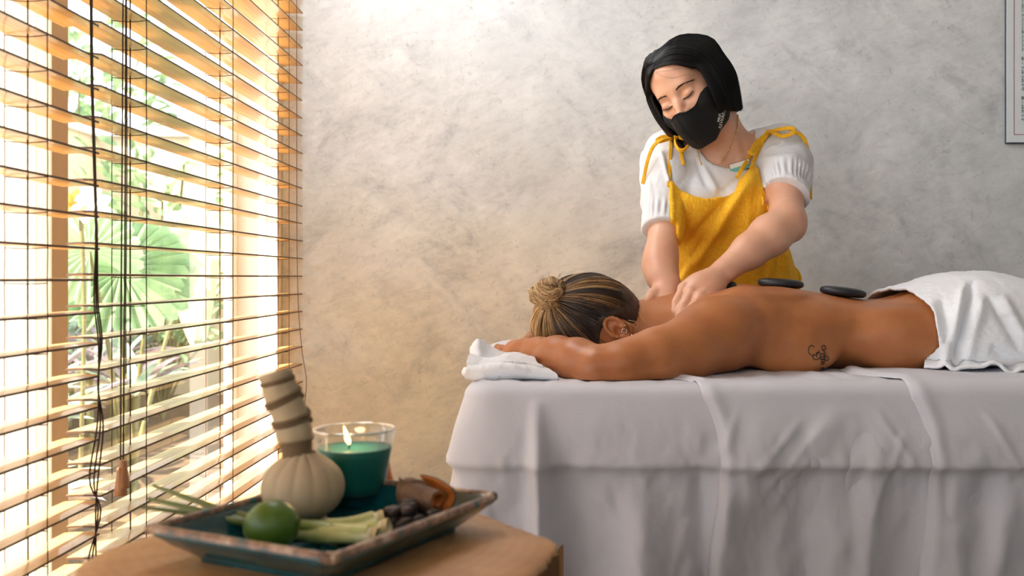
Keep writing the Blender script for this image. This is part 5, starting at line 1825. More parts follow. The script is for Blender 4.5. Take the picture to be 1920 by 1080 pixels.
# cut the cuffs off square
def halfspace(p, d): return (x - p[0]) * d[0] + (y - p[1]) * d[1] + (z - p[2]) * d[2]
nearL = np.sqrt((x - CL[0]) ** 2 + (y - CL[1]) ** 2 + (z - CL[2]) ** 2) - 0.052
nearR = np.sqrt((x - CR[0]) ** 2 + (y - CR[1]) ** 2 + (z - CR[2]) ** 2) - 0.066
cutL = np.maximum(-halfspace(CL, dL + np.array((0.10, 0, 0))), nearL)
LIMX = W(1252, 0, 2.1)[0]
cutR = np.maximum(-halfspace(CR, dR + np.array((-0.15, 0.35, 0.25))), nearR)
xl = (x < W(1262, 0, 2.1)[0]) | (z < CL[2]); 
gb_.D = np.maximum(gb_.D, -np.where(x < LIMX + 0.012, cutL, 1)).astype(np.float32)
gb_.D = np.maximum(gb_.D, -np.where(x > W(1425, 0, 2.1)[0], cutR, 1)).astype(np.float32)
# scooped neckline
nk = NB + np.array((-0.006, -0.050, 0.028))
dn = np.sqrt(((x - nk[0]) / 0.066) ** 2 + ((y - nk[1]) / 0.110) ** 2 + ((z - nk[2]) / 0.064) ** 2) - 1
gb_.D = np.maximum(gb_.D, -dn * 0.06).astype(np.float32)
dn2 = np.sqrt(((x - NB[0]) / 0.062) ** 2 + ((y - NB[1] - 0.0) / 0.064) ** 2) - 1
gb_.D = np.maximum(gb_.D, -np.maximum(dn2 * 0.06, (NB[2] - 0.004) - z)).astype(np.float32)
V, Fq = gb_.mesh('blouse')
N_ = vnormals(V, Fq)
def fold_field(V, lines):
    uu = U0 + V[:, 0] / V[:, 1] * F; vv = V0 + (ZC - V[:, 2]) / V[:, 1] * F
    D = np.zeros(len(V))
    for (x0_, y0_), (x1_, y1_), w, amp in lines:
        dx, dy = x1_ - x0_, y1_ - y0_; L = math.hypot(dx, dy)
        t = ((uu - x0_) * dx + (vv - y0_) * dy) / L / L
        s_ = ((uu - x0_) * dy - (vv - y0_) * dx) / L
        D += amp * np.exp(-(s_ / w) ** 2) * sstep(-0.1, 0.15, t) * sstep(1.1, 0.85, t)
    return D * (V[:, 1] < 2.24)
D = fold_field(V, [((1240, 285), (1256, 345), 4, 0.006), ((1250, 300), (1262, 350), 4, -0.005), ((1306, 300), (1325, 350), 5, -0.004), ((1318, 310), (1345, 360), 6, 0.004),
                   ((1385, 330), (1355, 358), 5, -0.003), ((1420, 300), (1500, 290), 7, 0.004), ((1450, 270), (1510, 262), 5, -0.004), ((1430, 285), (1475, 262), 4, 0.004), ((1216, 330), (1222, 395), 5, 0.003)])
# gathers above the cuffs
for S_, C_, d_, r_, n_ in ((SL, CL, dL, 0.07, 26), (SR, CR, dR, 0.085, 30)):
    rel = V - C_; h = rel @ d_; pr = rel - h[:, None] * d_
    e1_ = np.cross(d_, (0, 1, 0.2)); e1_ /= np.linalg.norm(e1_); e2_ = np.cross(d_, e1_)
    a = np.arctan2(pr @ e2_, pr @ e1_)
    msk = (np.linalg.norm(pr, axis=1) < r_) & (h < 0.02) & (h > -0.12)
    D += msk * 0.0026 * np.sin(a * n_ + 2 * np.sin(a * 5)) * np.exp(-((h + 0.030) / 0.020) ** 2)
    D += msk * 0.0014 * np.exp(-((h + 0.003) / 0.003) ** 2)
D += 0.0016 * fbm(V, 28, 12, 3)
V = V + N_ * D[:, None]
bl_ = obj('blouse', np_mesh('blouse', V, Fq), M_blouse, th)
bvh_b = BVHTree.FromPolygons([Vector(v) for v in V], [tuple(int(i) for i in f) for f in Fq])

# ---- mustard apron dress
blouse_grid = gb_
TD = [(1346, 300, 2.205, 0.100, 0.092), (1346, 335, 2.205, 0.112, 0.112), (1348, 372, 2.205, 0.128, 0.128), (1356, 430, 2.225, 0.128, 0.120), (1368, 480, 2.255, 0.134, 0.118), (1372, 530, 2.30, 0.148, 0.126),
      (1368, 620, 2.335, 0.180, 0.140), (1366, 760, 2.345, 0.205, 0.150), (1366, 980, 2.345, 0.225, 0.155)]
gd = Grid(rng_axis(W(1175, 0, 2.2)[0] - 0.05, W(1560, 0, 2.2)[0] + 0.06, 0.0034), rng_axis(2.02, 2.52, 0.0034), np.concatenate([rng_axis(0.40, 0.80, 0.008), rng_axis(0.8034, W(0, 280, 2.1)[2], 0.0030)]))
fn, lo, hi = torso_z(0.0, TD, 2.5)
gd.add(fn, (lo[0] - 0.05, 2.0, lo[2]), (hi[0] + 0.05, 2.55, hi[2]), 0.01)
for s_ in (-1, 1):
    gd.ell(W(1350 + s_ * 50, 388, 2.130), (0.066, 0.054, 0.060), k=0.04)
x, y, z = gd.pts([slice(0, len(a)) for a in gd.ax])
yy_ = np.broadcast_to(y, gd.D.shape)
uu = U0 + x / y * F; vv = V0 + (ZC - z) / y * F
nl = np.interp(uu, [1246, 1252, 1258, 1275, 1300, 1330, 1360, 1385, 1402, 1412, 1420, 1428, 1440, 1452], [330, 328, 338, 358, 369, 373, 366, 350, 330, 308, 318, 342, 375, 420])
front = (nl - vv) / F * 2.1
gd.D = np.maximum(gd.D, np.where(y < 2.24, front, (365 - vv) / F * 2.1)).astype(np.float32)
cover = blouse_grid.sample(x, y, z) - 0.0035
cover = np.where((uu > 1256) & (uu < 1442) & (y < 2.22) & (vv > 330) & (vv < 520), np.maximum(cover, front), 1)
gd.D = np.minimum(gd.D, cover).astype(np.float32)
V, Fq = gd.mesh('dress')
N_ = vnormals(V, Fq)
D = fold_field(V, [((1408, 330), (1300, 500), 10, 0.011), ((1385, 350), (1285, 465), 9, -0.008), ((1425, 350), (1345, 480), 14, -0.006), ((1412, 320), (1395, 470), 8, 0.005), ((1300, 480), (1265, 545), 9, 0.008), ((1280, 370), (1272, 470), 9, 0.003),
                   ((1330, 440), (1270, 520), 8, -0.006), ((1440, 440), (1432, 530), 6, -0.004), ((1470, 470), (1478, 530), 6, 0.005), ((1455, 450), (1458, 530), 5, -0.004), ((1260, 345), (1262, 470), 4, 0.003)])
D += 0.0030 * fbm(V, (22, 22, 9), 31, 3) * (V[:, 1] < 2.3)
D += 0.010 * np.sin(V[:, 0] * 60) * sstep(0.85, 0.55, V[:, 2])
V = V + N_ * D[:, None]
dr_ = obj('apron_dress', np_mesh('apron_dress', V, Fq), M_dress, th)
bvh_d = BVHTree.FromPolygons([Vector(v) for v in V], [tuple(int(i) for i in f) for f in Fq])

def surf(u, v, lift=0.003, ys=1.9):
    """pixel -> first garment surface point, lifted towards the viewer side"""
    best = None
    o_ = Vector((0, 0, ZC)); d_ = Vector(((u - U0) / F, 1, -(v - V0) / F)).normalized()
    for b_ in (bvh_b, bvh_t, bvh_d):
        h = b_.ray_cast(o_ + d_ * 1.98, d_, 0.6)
        if h[0] is not None and (best is None or h[3] < best[3]): best = h
    if best is None: return None
    return np.array(best[0] + best[1] * lift)
def rib(name, pts, w=0.0085, th_=0.0016, lift=0.003, parent=dr_, n=40, wd=None):
    P = []
    for p in pts:
        if len(p) == 3: P.append(W(*p))
        else:
            s_ = surf(p[0], p[1], lift)
            P.append(s_ if s_ is not None else W(p[0], p[1], 2.13))
    C = catmull(P, n)
    if wd is None:
        T = np.gradient(C, axis=0); wd = np.cross(T, (0.1, -1, 0.25))
    return obj(name, np_mesh(name, *ribbon(C, wd, w, th_)), M_dress, parent)
# straps
rib('strap', [(1253, 352), (1256, 320), (1257, 285), (1258, 264)], 0.0075)
rib('strap', [(1256, 345, 2.10), (1272, 300, 2.12), (1273, 262, 2.16)], 0.003) if False else None
rib('strap', [(1408, 318), (1416, 296), (1428, 272), (1440, 254)], 0.0080)
rib('strap', [(1440, 253), (1456, 246), (1462, 242, 2.23), (1460, 250, 2.30)], 0.0080)
rib('strap', [(1258, 264), (1262, 258, 2.21), (1266, 262, 2.29)], 0.0075)
# bow at the shoulder seen on the right
rib('bow_loop', [(1441, 252), (1425, 268), (1410, 282, 2.115), (1405, 285, 2.11), (1414, 288, 2.11), (1424, 276), (1436, 262), (1442, 253)], 0.0075, lift=0.006)
rib('bow_loop', [(1441, 251), (1458, 243, 2.135), (1482, 240, 2.12), (1489, 244, 2.115), (1482, 252, 2.12), (1465, 255, 2.125), (1450, 249, 2.13), (1442, 252)], 0.0085, lift=0.007)
rib('bow_tail', [(1441, 253), (1420, 272), (1403, 296), (1392, 315, 2.10), (1382, 334, 2.092)], 0.0085, lift=0.006)
rib('bow_tail', [(1445, 250), (1470, 245, 2.17), (1500, 252, 2.16), (1512, 272, 2.155), (1518, 310, 2.155), (1519, 345, 2.155), (1519, 374, 2.155)], 0.0085, lift=0.006, wd=(1, -0.2, 0))
def knot(p, r, name='bow_knot'):
    bm = bmesh.new(); bmesh.ops.create_uvsphere(bm, u_segments=14, v_segments=10, radius=1)
    for v in bm.verts:
        k = 1 + 0.10 * sin(v.co.x * 9 + v.co.z * 5)
        v.co = Vector(p) + Vector((v.co.x * r * 1.2 * k, v.co.y * r * 0.8, v.co.z * r * k))
    obj(name, bm_mesh(name, bm), M_dress, dr_)
knot(surf(1441, 252, 0.006), 0.0058)
# bow at the other shoulder, half hidden by the hair
kn2 = W(1264, 258, 2.125)
rib('bow_loop', [(1264, 258, 2.125), (1267, 272, 2.11), (1274, 281, 2.105), (1284, 280, 2.105), (1291, 270, 2.108), (1286, 262, 2.12), (1270, 257, 2.125)], 0.0075, wd=(0.2, -0.6, 1))
rib('bow_loop', [(1264, 258, 2.125), (1250, 262, 2.12), (1236, 266, 2.12), (1232, 262, 2.125), (1244, 256, 2.13), (1262, 256, 2.13)], 0.0070)
rib('bow_tail', [(1262, 258, 2.125), (1240, 262, 2.115), (1224, 276, 2.115), (1214, 302, 2.115), (1208, 330, 2.118), (1205, 345, 2.12)], 0.0075, wd=(1, -0.3, 0))
rib('bow_tail', [(1268, 258, 2.12), (1273, 275), (1276, 295), (1279, 311)], 0.0075, lift=0.005)
knot(kn2, 0.0055)
# side tie knot at the waist
rib('side_tie', [(1486, 500, 2.26), (1496, 512, 2.255), (1499, 524, 2.255), (1490, 530, 2.255)], 0.010)
rib('side_tie', [(1484, 505, 2.25), (1490, 518, 2.25), (1488, 532, 2.25)], 0.009)

# name badge pinned to the blouse
M_badgew = simple('white_badge_enamel', srgb(236, 238, 236), 0.3, var=0.01)
M_teal = simple('teal_badge_band', srgb(104, 188, 190), 0.3, var=0.05)
M_badge_edge = simple('badge_metal_rim', srgb(120, 92, 66), 0.4, metal=0.6)
bc = surf(1387, 314, 0.005)
bx = np.array((cos(radians(17)), -0.05, sin(radians(17)))); bx /= np.linalg.norm(bx)
bz = np.array((-sin(radians(17)), -0.10, cos(radians(17)))); bz -= bx * (bz @ bx); bz /= np.linalg.norm(bz)
by = np.cross(bx, bz)
if by[1] > 0: by = -by
def plate(name, x0_, x1_, z0_, z1_, o0, o1, mat, par):
    V_ = [bc + bx * a + bz * c + by * o for a in (x0_, x1_) for c in (z0_, z1_) for o in (o0, o1)]
    return obj(name, np_mesh(name, V_, [(0, 1, 3, 2), (4, 6, 7, 5), (0, 4, 5, 1), (2, 3, 7, 6), (0, 2, 6, 4), (1, 5, 7, 3)]), mat, par, False)
badge = plate('name_badge', -0.0225, 0.0225, -0.0100, 0.0100, -0.001, 0.001, M_badge_edge, bl_)
plate('badge_face', -0.0215, 0.0215, -0.0015, 0.0090, 0.0008, 0.0014, M_badgew, badge) if False else None
plate('badge_face', -0.0215, 0.0215, -0.0088, 0.0090, 0.0006, 0.0013, M_badgew, bl_)
plate('badge_band', -0.0215, 0.0215, -0.0088, -0.0005, 0.0011, 0.0016, M_teal, bl_)

# beaded gold necklace
M_gold = simple('gold_chain', srgb(246, 206, 140), 0.35, metal=1.0, var=0.03)
mbn = MB()
nlp = catmull([(1383, 214), (1382, 240), (1374, 262), (1363, 286), (1350, 306)], 70)
nlp2 = catmull([(1304, 268), (1308, 285), (1311, 298), (1316, 310)], 30)
for P_ in (nlp, nlp2):
    C = []
    for p in P_:
        h = surf(p[0], p[1], 0.0012)
        if h is not None: C.append(h)
    C = np.array(C)
    obj('necklace_chain', np_mesh('necklace_chain', *sweep(C, 0.0008, 5)), M_gold, th)
    for i in range(0, len(C), 3):
        bm = bmesh.new(); bmesh.ops.create_icosphere(bm, subdivisions=1, radius=0.0018 if i % 9 else 0.0026)
        mbn.add(([np.array(v.co) + C[i] for v in bm.verts], [tuple(v.index for v in f.verts) for f in bm.faces])); bm.free()
ob_ = mbn.build('necklace_beads', M_gold, th); ob_['kind'] = 'stuff'
# ================================================================== LOG TABLE AND THE TRAY
LZ = ZC - 0.245                              # top of the log
def wood_end_mat():
    m, nt, b, out = new_mat('sawn_log_top')
    v = coords(nt)
    mp = nd(nt, 'ShaderNodeMapping'); mp.inputs['Location'].default_value = (0.23, -0.93, 0); nt.links.new(v, mp.inputs[0])
    wv = nd(nt, 'ShaderNodeTexWave', wave_type='RINGS', rings_direction='Z'); wv.inputs['Scale'].default_value = 26; wv.inputs['Distortion'].default_value = 3.5; wv.inputs['Detail'].default_value = 3; wv.inputs['Detail Scale'].default_value = 1.2
    nt.links.new(mp.outputs[0], wv.inputs[0])
    big = noise(nt, v, 7, 5, 0.6, 0.5)
    c = ramp(nt, big, [(0.3, srgb(150, 104, 62)), (0.5, srgb(186, 138, 90)), (0.7, srgb(206, 160, 110))])
    c = mixc(nt, 0.07, c, ramp(nt, wv.outputs['Fac'], [(0.2, srgb(140, 96, 58)), (0.8, srgb(206, 162, 112))]))
    nt.links.new(c, b.inputs['Base Color']); b.inputs['Roughness'].default_value = 0.5
    bump(nt, b, noise(nt, v, 60, 4), 0.15, 0.002)
    return m
M_logtop = wood_end_mat()
M_bark = simple('grooved_log_side', srgb(112, 78, 46), 0.8, var=0.4, nscale=14, bmp=0.7, bscale=40, bdist=0.008, stretch=(1, 1, 0.12))
lt_ = empty('log_table', (-0.21, 0.885, 0)); tag(lt_, 'tree trunk side table with flat sawn top beside the blinds', 'side table')
n = 360
A_ = np.linspace(0, 2 * pi, n, endpoint=False)
def log_r(a, groove=1.0):
    r = 0.193 + 0.010 * np.cos(2 * a - 0.6) + 0.006 * np.cos(3 * a + 1.0) + 0.004 * np.cos(5 * a + 2)
    r = r + 0.014 * np.exp(-((((a - 0.12 + pi) % (2 * pi)) - pi) / 0.16) ** 2) - 0.008 * np.exp(-((((a - 0.62 + pi) % (2 * pi)) - pi) / 0.22) ** 2)
    g_ = 0.0035 * np.abs(np.sin(a * 23 + 1.5 * np.sin(a * 7))) + 0.0022 * np.abs(np.sin(a * 41 + 2 * np.sin(a * 5)))
    return r - g_ * groove
P0 = np.array((-0.207, 0.900))
rings = []
topz = LZ
for k_, (sc_, dz, gr) in enumerate([(0.02, 0, 0), (0.3, 0, 0), (0.6, 0.0006, 0), (0.85, 0, 0), (0.975, 0, 0.3), (0.992, -0.0015, 0.6), (1.0, -0.005, 1.0)]):
    rr_ = log_r(A_, gr) * sc_
    rings.append(np.column_stack([P0[0] + rr_ * np.cos(A_), P0[1] + rr_ * np.sin(A_), np.full(n, topz + dz) + 0.0008 * np.sin(A_ * 3 + k_)]))
top_V = np.vstack(rings)
Fq = [tuple(int(x) for x in f)[::-1] for f in grid_faces(len(rings), n, close_v=True)] + [tuple(range(n))]
obj('top', np_mesh('top', top_V, Fq), M_logtop, lt_)
rings = []
for t in np.linspace(0, 1, 40):
    z = topz - 0.005 - t * (topz - 0.005)
    flare = 1 + 0.30 * t ** 1.2 + 0.03 * np.sin(3 * A_ + 2) * t
    gz = 1.6 + 1.5 * np.sin(9 * t + A_ * 2) * 0.4
    rr_ = log_r(A_, 1.0) * flare - 0.004 * np.abs(np.sin(A_ * 31 + 3 * t)) * gz * sstep(0, 0.03, t)
    rings.append(np.column_stack([P0[0] + rr_ * np.cos(A_), P0[1] + rr_ * np.sin(A_), np.full(n, z)]))
obj('trunk', np_mesh('trunk', np.vstack(rings), [tuple(int(x) for x in f)[::-1] for f in grid_faces(40, n, close_v=True)]), M_bark, lt_)

# ---- turquoise tray
def tray_mat():
    m, nt, b, out = new_mat('turquoise_glaze')
    v = coords(nt)
    c = ramp(nt, noise(nt, v, 18, 4), [(0.3, srgb(8, 62, 72)), (0.7, srgb(20, 96, 104))])
    nt.links.new(c, b.inputs['Base Color']); b.inputs['Roughness'].default_value = 0.16; b.inputs['Coat Weight'].default_value = 0.5
    bump(nt, b, noise(nt, v, 45, 3), 0.12, 0.002)
    return m
def rim_mat():
    m, nt, b, out = new_mat('worn_rim_glaze')
    v = coords(nt)
    c = ramp(nt, noise(nt, v, 55, 6, 0.7, 0.4), [(0.36, srgb(34, 104, 106)), (0.46, srgb(128, 92, 72)), (0.56, srgb(172, 142, 116)), (0.68, srgb(196, 184, 164))])
    nt.links.new(c, b.inputs['Base Color']); b.inputs['Roughness'].default_value = 0.35
    bump(nt, b, noise(nt, v, 90, 4), 0.3, 0.0015)
    return m
M_tray, M_rim = tray_mat(), rim_mat()
tc_ = np.array((-0.2015, 0.915)); eb = np.array((0.112, 0.220)); eb /= np.linalg.norm(eb); ea = np.array((eb[1], -eb[0]))
TA, TBh = 0.101, 0.126                     # half sizes: along ea, along eb
tr_ = empty('ceramic_tray', (tc_[0], tc_[1], LZ)); tag(tr_, 'turquoise glazed rectangular ceramic tray with worn rim on the log table', 'tray')
def rrect(ha, hb, r, n=15):
    P = []
    for sx, sy, a0 in ((1, 1, 0), (-1, 1, pi / 2), (-1, -1, pi), (1, -1, 1.5 * pi)):
        for a in np.linspace(a0, a0 + pi / 2, n):
            P.append((sx * (ha - r) + r * cos(a), sy * (hb - r) + r * sin(a)))
    return np.array(P)
def tray_shell(levels):
    rg = []
    for ins, h, rad in levels:
        Q = rrect(TA - ins, TBh - ins, rad)
        wob = 0.0006 * np.sin(np.arange(len(Q)) * 0.9 + h * 300)
        XY = tc_ + Q[:, :1] * ea + Q[:, 1:] * eb
        rg.append(np.column_stack([XY, np.full(len(Q), LZ + h) + wob]))
    return np.array(rg)
inner = tray_shell([(0.001, 0.0320, 0.014), (0.006, 0.0315, 0.013), (0.011, 0.0240, 0.012), (0.020, 0.0130, 0.012), (0.030, 0.0085, 0.014), (0.060, 0.0080, 0.014), (0.095, 0.0080, 0.003)])
outer = tray_shell([(0.001, 0.0320, 0.014), (-0.0015, 0.0300, 0.015), (0.000, 0.0265, 0.014), (0.010, 0.0180, 0.013), (0.022, 0.0090, 0.012), (0.028, 0.0040, 0.012), (0.028, 0.0003, 0.012), (0.095, 0.0003, 0.003)])
m_ = inner.shape[1]
Fi = [tuple(int(x) for x in f) for f in grid_faces(inner.shape[0], m_, close_v=True)] + [tuple(range((inner.shape[0] - 1) * m_, inner.shape[0] * m_))]
Fo = [tuple(int(x) for x in f)[::-1] for f in grid_faces(outer.shape[0], m_, close_v=True)] + [tuple(range((outer.shape[0] - 1) * m_, outer.shape[0] * m_))[::-1]]
mb = MB(); mb.add((inner.reshape(-1, 3), Fi)); mb.add((outer.reshape(-1, 3), Fo)); mb.build('dish', M_tray, tr_)
Q = rrect(TA - 0.0025, TBh - 0.0025, 0.013); XY = tc_ + Q[:, :1] * ea + Q[:, 1:] * eb
C = np.column_stack([XY, np.full(len(Q), LZ + 0.0305) + 0.0006 * np.sin(np.arange(len(Q)) * 0.9)])
Cc = np.vstack([C, C[:1]])
obj('rim', np_mesh('rim', *sweep(catmull(Cc, 200), 0.0042, 10, ell=(1.0, 1.0), caps=False)), M_rim, tr_)
FZ = LZ + 0.0082                            # tray floor
def T_(u, y, h=0.0):                        # on the tray floor
    return np.array(((u - U0) / F * y, y, FZ + h))

# ---- herbal compress ball
M_cloth = fabric_mat('unbleached_cotton', srgb(190, 170, 138), var=0.08, weave=900, bmp=0.35, wr=0.25, wscale=60, wdist=0.002)
M_twine = fabric_mat('brown_twine', srgb(128, 104, 76), var=0.2, weave=1400, bmp=0.8, wr=0.3, wscale=120)
hc = empty('herbal_compress', T_(568, 0.975)); tag(hc, 'cotton herbal compress ball with twine-wrapped handle standing in the tray', 'massage ball')
BC = T_(568, 0.975, 0.0325)
nr, na_ = 40, 120
aa = np.linspace(0, 2 * pi, na_, endpoint=False)
rg = []
for t in np.linspace(0, 1, nr):
    ph = -pi / 2 + t * (pi * 0.93)
    r = 0.040 * cos(ph) ** 0.92 if cos(ph) > 0 else 0
    z = 0.0322 * sin(ph) + (0.003 * sstep(0.85, 1, t))
    r = max(r, 0.0125 if t > 0.9 else 0.0005)
    pl_ = 0.0030 * np.abs(np.sin(aa * 6.5 + 0.5 + 0.35 * (1 - t))) ** 0.35 - 0.0024
    rr_ = r * (1 + 0.0 * aa) + pl_ * sstep(0.25, 0.8, t) * (1 if t < 0.995 else 0.5)
    rg.append(np.column_stack([BC[0] + rr_ * np.cos(aa), BC[1] + rr_ * np.sin(aa), np.full(na_, BC[2] + z)]))
obj('herb_ball', np_mesh('herb_ball', np.vstack(rg), [tuple(int(x) for x in f) for f in grid_faces(nr, na_, close_v=True)] + [tuple(range(na_))[::-1]]), M_cloth, hc)
hy = 0.975
HA = [W(559, 862, hy), W(556, 835, hy), W(553, 815, hy), W(543, 775, hy - 0.002), W(526, 735, hy - 0.004), W(519, 712, hy - 0.005), W(515, 698, hy - 0.005)]
C = catmull(HA, 90)
tt = np.linspace(0, 1, 90)
R = np.interp(tt, [0, 0.10, 0.20, 0.28, 0.36, 0.5, 0.62, 0.75, 0.82, 0.92, 1.0], [0.0135, 0.0120, 0.0128, 0.0165, 0.0178, 0.0170, 0.0172, 0.0165, 0.0148, 0.0166, 0.0150])
grooves = sum(np.exp(-((tt - g_) / 0.018) ** 2) for g_ in (0.44, 0.60, 0.80))
obj('handle', np_mesh('handle', *sweep(C, R - 0.0016 * grooves, 40, prof=lambda a, t: 1 + 0.022 * np.sin(3 * a + 9 * t) + 0.012 * np.sin(7 * a))), M_cloth, hc)
T3, N3, B3 = frames(C)
def wrap(t0, t1, turns, rad, name='twine'):
    m = int(40 * turns)
    ts_ = np.linspace(t0, t1, m)
    P = []
    for i, t in enumerate(ts_):
        k = t * 89; i0 = int(min(88, k)); f = k - i0
        c = C[i0] * (1 - f) + C[i0 + 1] * f
        r = np.interp(t, tt, R - 0.0016 * grooves) + rad * 0.55
        a = 2 * pi * turns * i / m
        P.append(c + (N3[i0] * cos(a) + B3[i0] * sin(a)) * r)
    obj(name, np_mesh(name, *sweep(np.array(P), rad, 6)), M_twine, hc)
wrap(0.03, 0.22, 8, 0.0018)
wrap(0.42, 0.475, 2.2, 0.0022); wrap(0.575, 0.63, 2.2, 0.0022); wrap(0.79, 0.825, 2.2, 0.0020)
wrap(0.25, 0.42, 0.5, 0.0014); wrap(0.475, 0.575, 0.5, 0.0014); wrap(0.63, 0.79, 0.5, 0.0014)

# ---- candle in a glass
def real_glass(name):
    m, nt, b, out = new_mat(name)
    b.inputs['Base Color'].default_value = (1, 1, 1, 1); b.inputs['Roughness'].default_value = 0.0
    b.inputs['IOR'].default_value = 1.45; b.inputs['Transmission Weight'].default_value = 1.0
    return m
M_glass = glass_mat('clear_tumbler_glass', (0.985, 0.99, 0.985, 1), 0.4)
M_wax = simple('teal_wax', srgb(20, 116, 104), 0.35, var=0.10, nscale=12)
b_ = M_wax.node_tree.nodes['Principled BSDF']; b_.inputs['Subsurface Weight'].default_value = 0.2; b_.inputs['Subsurface Radius'].default_value = (0.004, 0.01, 0.008)
gy = 1.045
gc = T_(665, gy)
cg = empty('candle_glass', gc); tag(cg, 'burning teal candle in a clear glass tumbler on the tray', 'candle')
h_ = 0.0800
pr = [(0.0, 0.0), (0.0265, 0.0), (0.0290, 0.0015), (0.0300, 0.0060), (0.0330, 0.0250), (0.0375, 0.0500), (0.0415, 0.0720), (0.0428, 0.0785), (0.0424, 0.0800), (0.0412, 0.0796), (0.0400, 0.0740), (0.0358, 0.0500), (0.0315, 0.0250), (0.0288, 0.0130), (0.0250, 0.0110), (0.0, 0.0105)]
obj('glass', np_mesh('glass', *lathe(pr, gc, 64)), M_glass, cg)
ring((gc[0], gc[1], gc[2] + 0.0790), 0.0421, 0.0011, (0, 0.0001, 1), simple('bright_glass_lip', (0.9, 0.9, 0.88), 0.08, var=0.0, Transmission_Weight=0.75), cg, 'glass_lip')
pw = [(0.0, 0.0125), (0.0262, 0.0125), (0.0298, 0.0145), (0.0324, 0.0255), (0.0368, 0.0505), (0.0384, 0.0590), (0.0378, 0.0600), (0.0300, 0.0585), (0.010, 0.0580), (0.0, 0.0580)]
obj('wax', np_mesh('wax', *lathe(pw, gc, 64)), M_wax, cg)
wkc = gc + np.array((-0.006, 0, 0.058))
obj('wick', np_mesh('wick', *sweep(catmull([wkc, wkc + (0.0005, 0, 0.004), wkc + (-0.0005, 0, 0.008)], 8), 0.0007, 6)), simple('charred_wick', srgb(30, 26, 24), 0.9), cg)
def flame_mat():
    m, nt, b, out = new_mat('candle_flame')
    nt.nodes.remove(b)
    em = nd(nt, 'ShaderNodeEmission'); em.inputs[0].default_value = (1.0, 0.62, 0.22, 1); em.inputs[1].default_value = 9.0
    nt.links.new(em.outputs[0], out.inputs['Surface']); return m
pf = [(0.0, -0.001), (0.0018, 0.001), (0.0028, 0.004), (0.0026, 0.008), (0.0016, 0.013), (0.0006, 0.0175), (0.0, 0.0195)]
V, Fq = lathe(pf, wkc + (0, 0, 0.005), 20)
V[:, 0] -= (V[:, 2] - wkc[2] - 0.005) * 0.28
obj('flame', np_mesh('flame', V, Fq), flame_mat(), cg)
lamp('candle_light', 'POINT', tuple(wkc + (0, 0, 0.026)), (0, 0, -1), 0.12, (1.0, 0.62, 0.28), shadow_soft_size=0.006)

# ---- lime
def lime_mat():
    m, nt, b, out = new_mat('lime_rind')
    v = coords(nt)
    c = ramp(nt, noise(nt, v, 28, 3), [(0.3, srgb(50, 84, 18)), (0.7, srgb(86, 116, 30))])
    nt.links.new(c, b.inputs['Base Color']); b.inputs['Roughness'].default_value = 0.38
    vo = nd(nt, 'ShaderNodeTexVoronoi'); vo.inputs['Scale'].default_value = 520; nt.links.new(v, vo.inputs['Vector'])
    bump(nt, b, vo.outputs['Distance'], 0.35, 0.0006)
    return m
lc = T_(510, 0.865, 0.0222)
lm = empty('lime', T_(510, 0.865)); tag(lm, 'green lime in front of the herbal compress in the tray', 'lime')
V, Fq = lathe([(0.0006, -0.0262), (0.0035, -0.0256), (0.0110, -0.0215), (0.0185, -0.0125), (0.0222, 0.0), (0.0190, 0.0120), (0.0115, 0.0205), (0.0045, 0.0242), (0.0030, 0.0258), (0.0006, 0.0264)], (0, 0, 0), 40)
P_ = catmull(np.array([(0.0006, 0, -0.0262), (0.0045, 0, -0.0250), (0.0120, 0, -0.0205), (0.0190, 0, -0.0120), (0.0222, 0, 0.0), (0.0192, 0, 0.0118), (0.0120, 0, 0.0200), (0.0050, 0, 0.0240), (0.0028, 0, 0.0260), (0.0006, 0, 0.0265)]), 40)
V, Fq = lathe([(max(0.0003, p[0]), p[2]) for p in P_], (0, 0, 0), 48)
Rl = np.array(Matrix.Rotation(radians(78), 3, 'Y') @ Matrix.Rotation(0.2, 3, 'X'))
obj('rind', np_mesh('rind', V @ Rl.T + lc, Fq), lime_mat(), lm)
e_ = Rl @ np.array((0, 0, 0.0262))
obj('stem_scar', np_mesh('stem_scar', *sweep(np.array([lc + e_ * 0.97, lc + e_ * 1.03]), 0.0018, 8)), simple('lime_stem_scar', srgb(96, 88, 44), 0.8), lm)

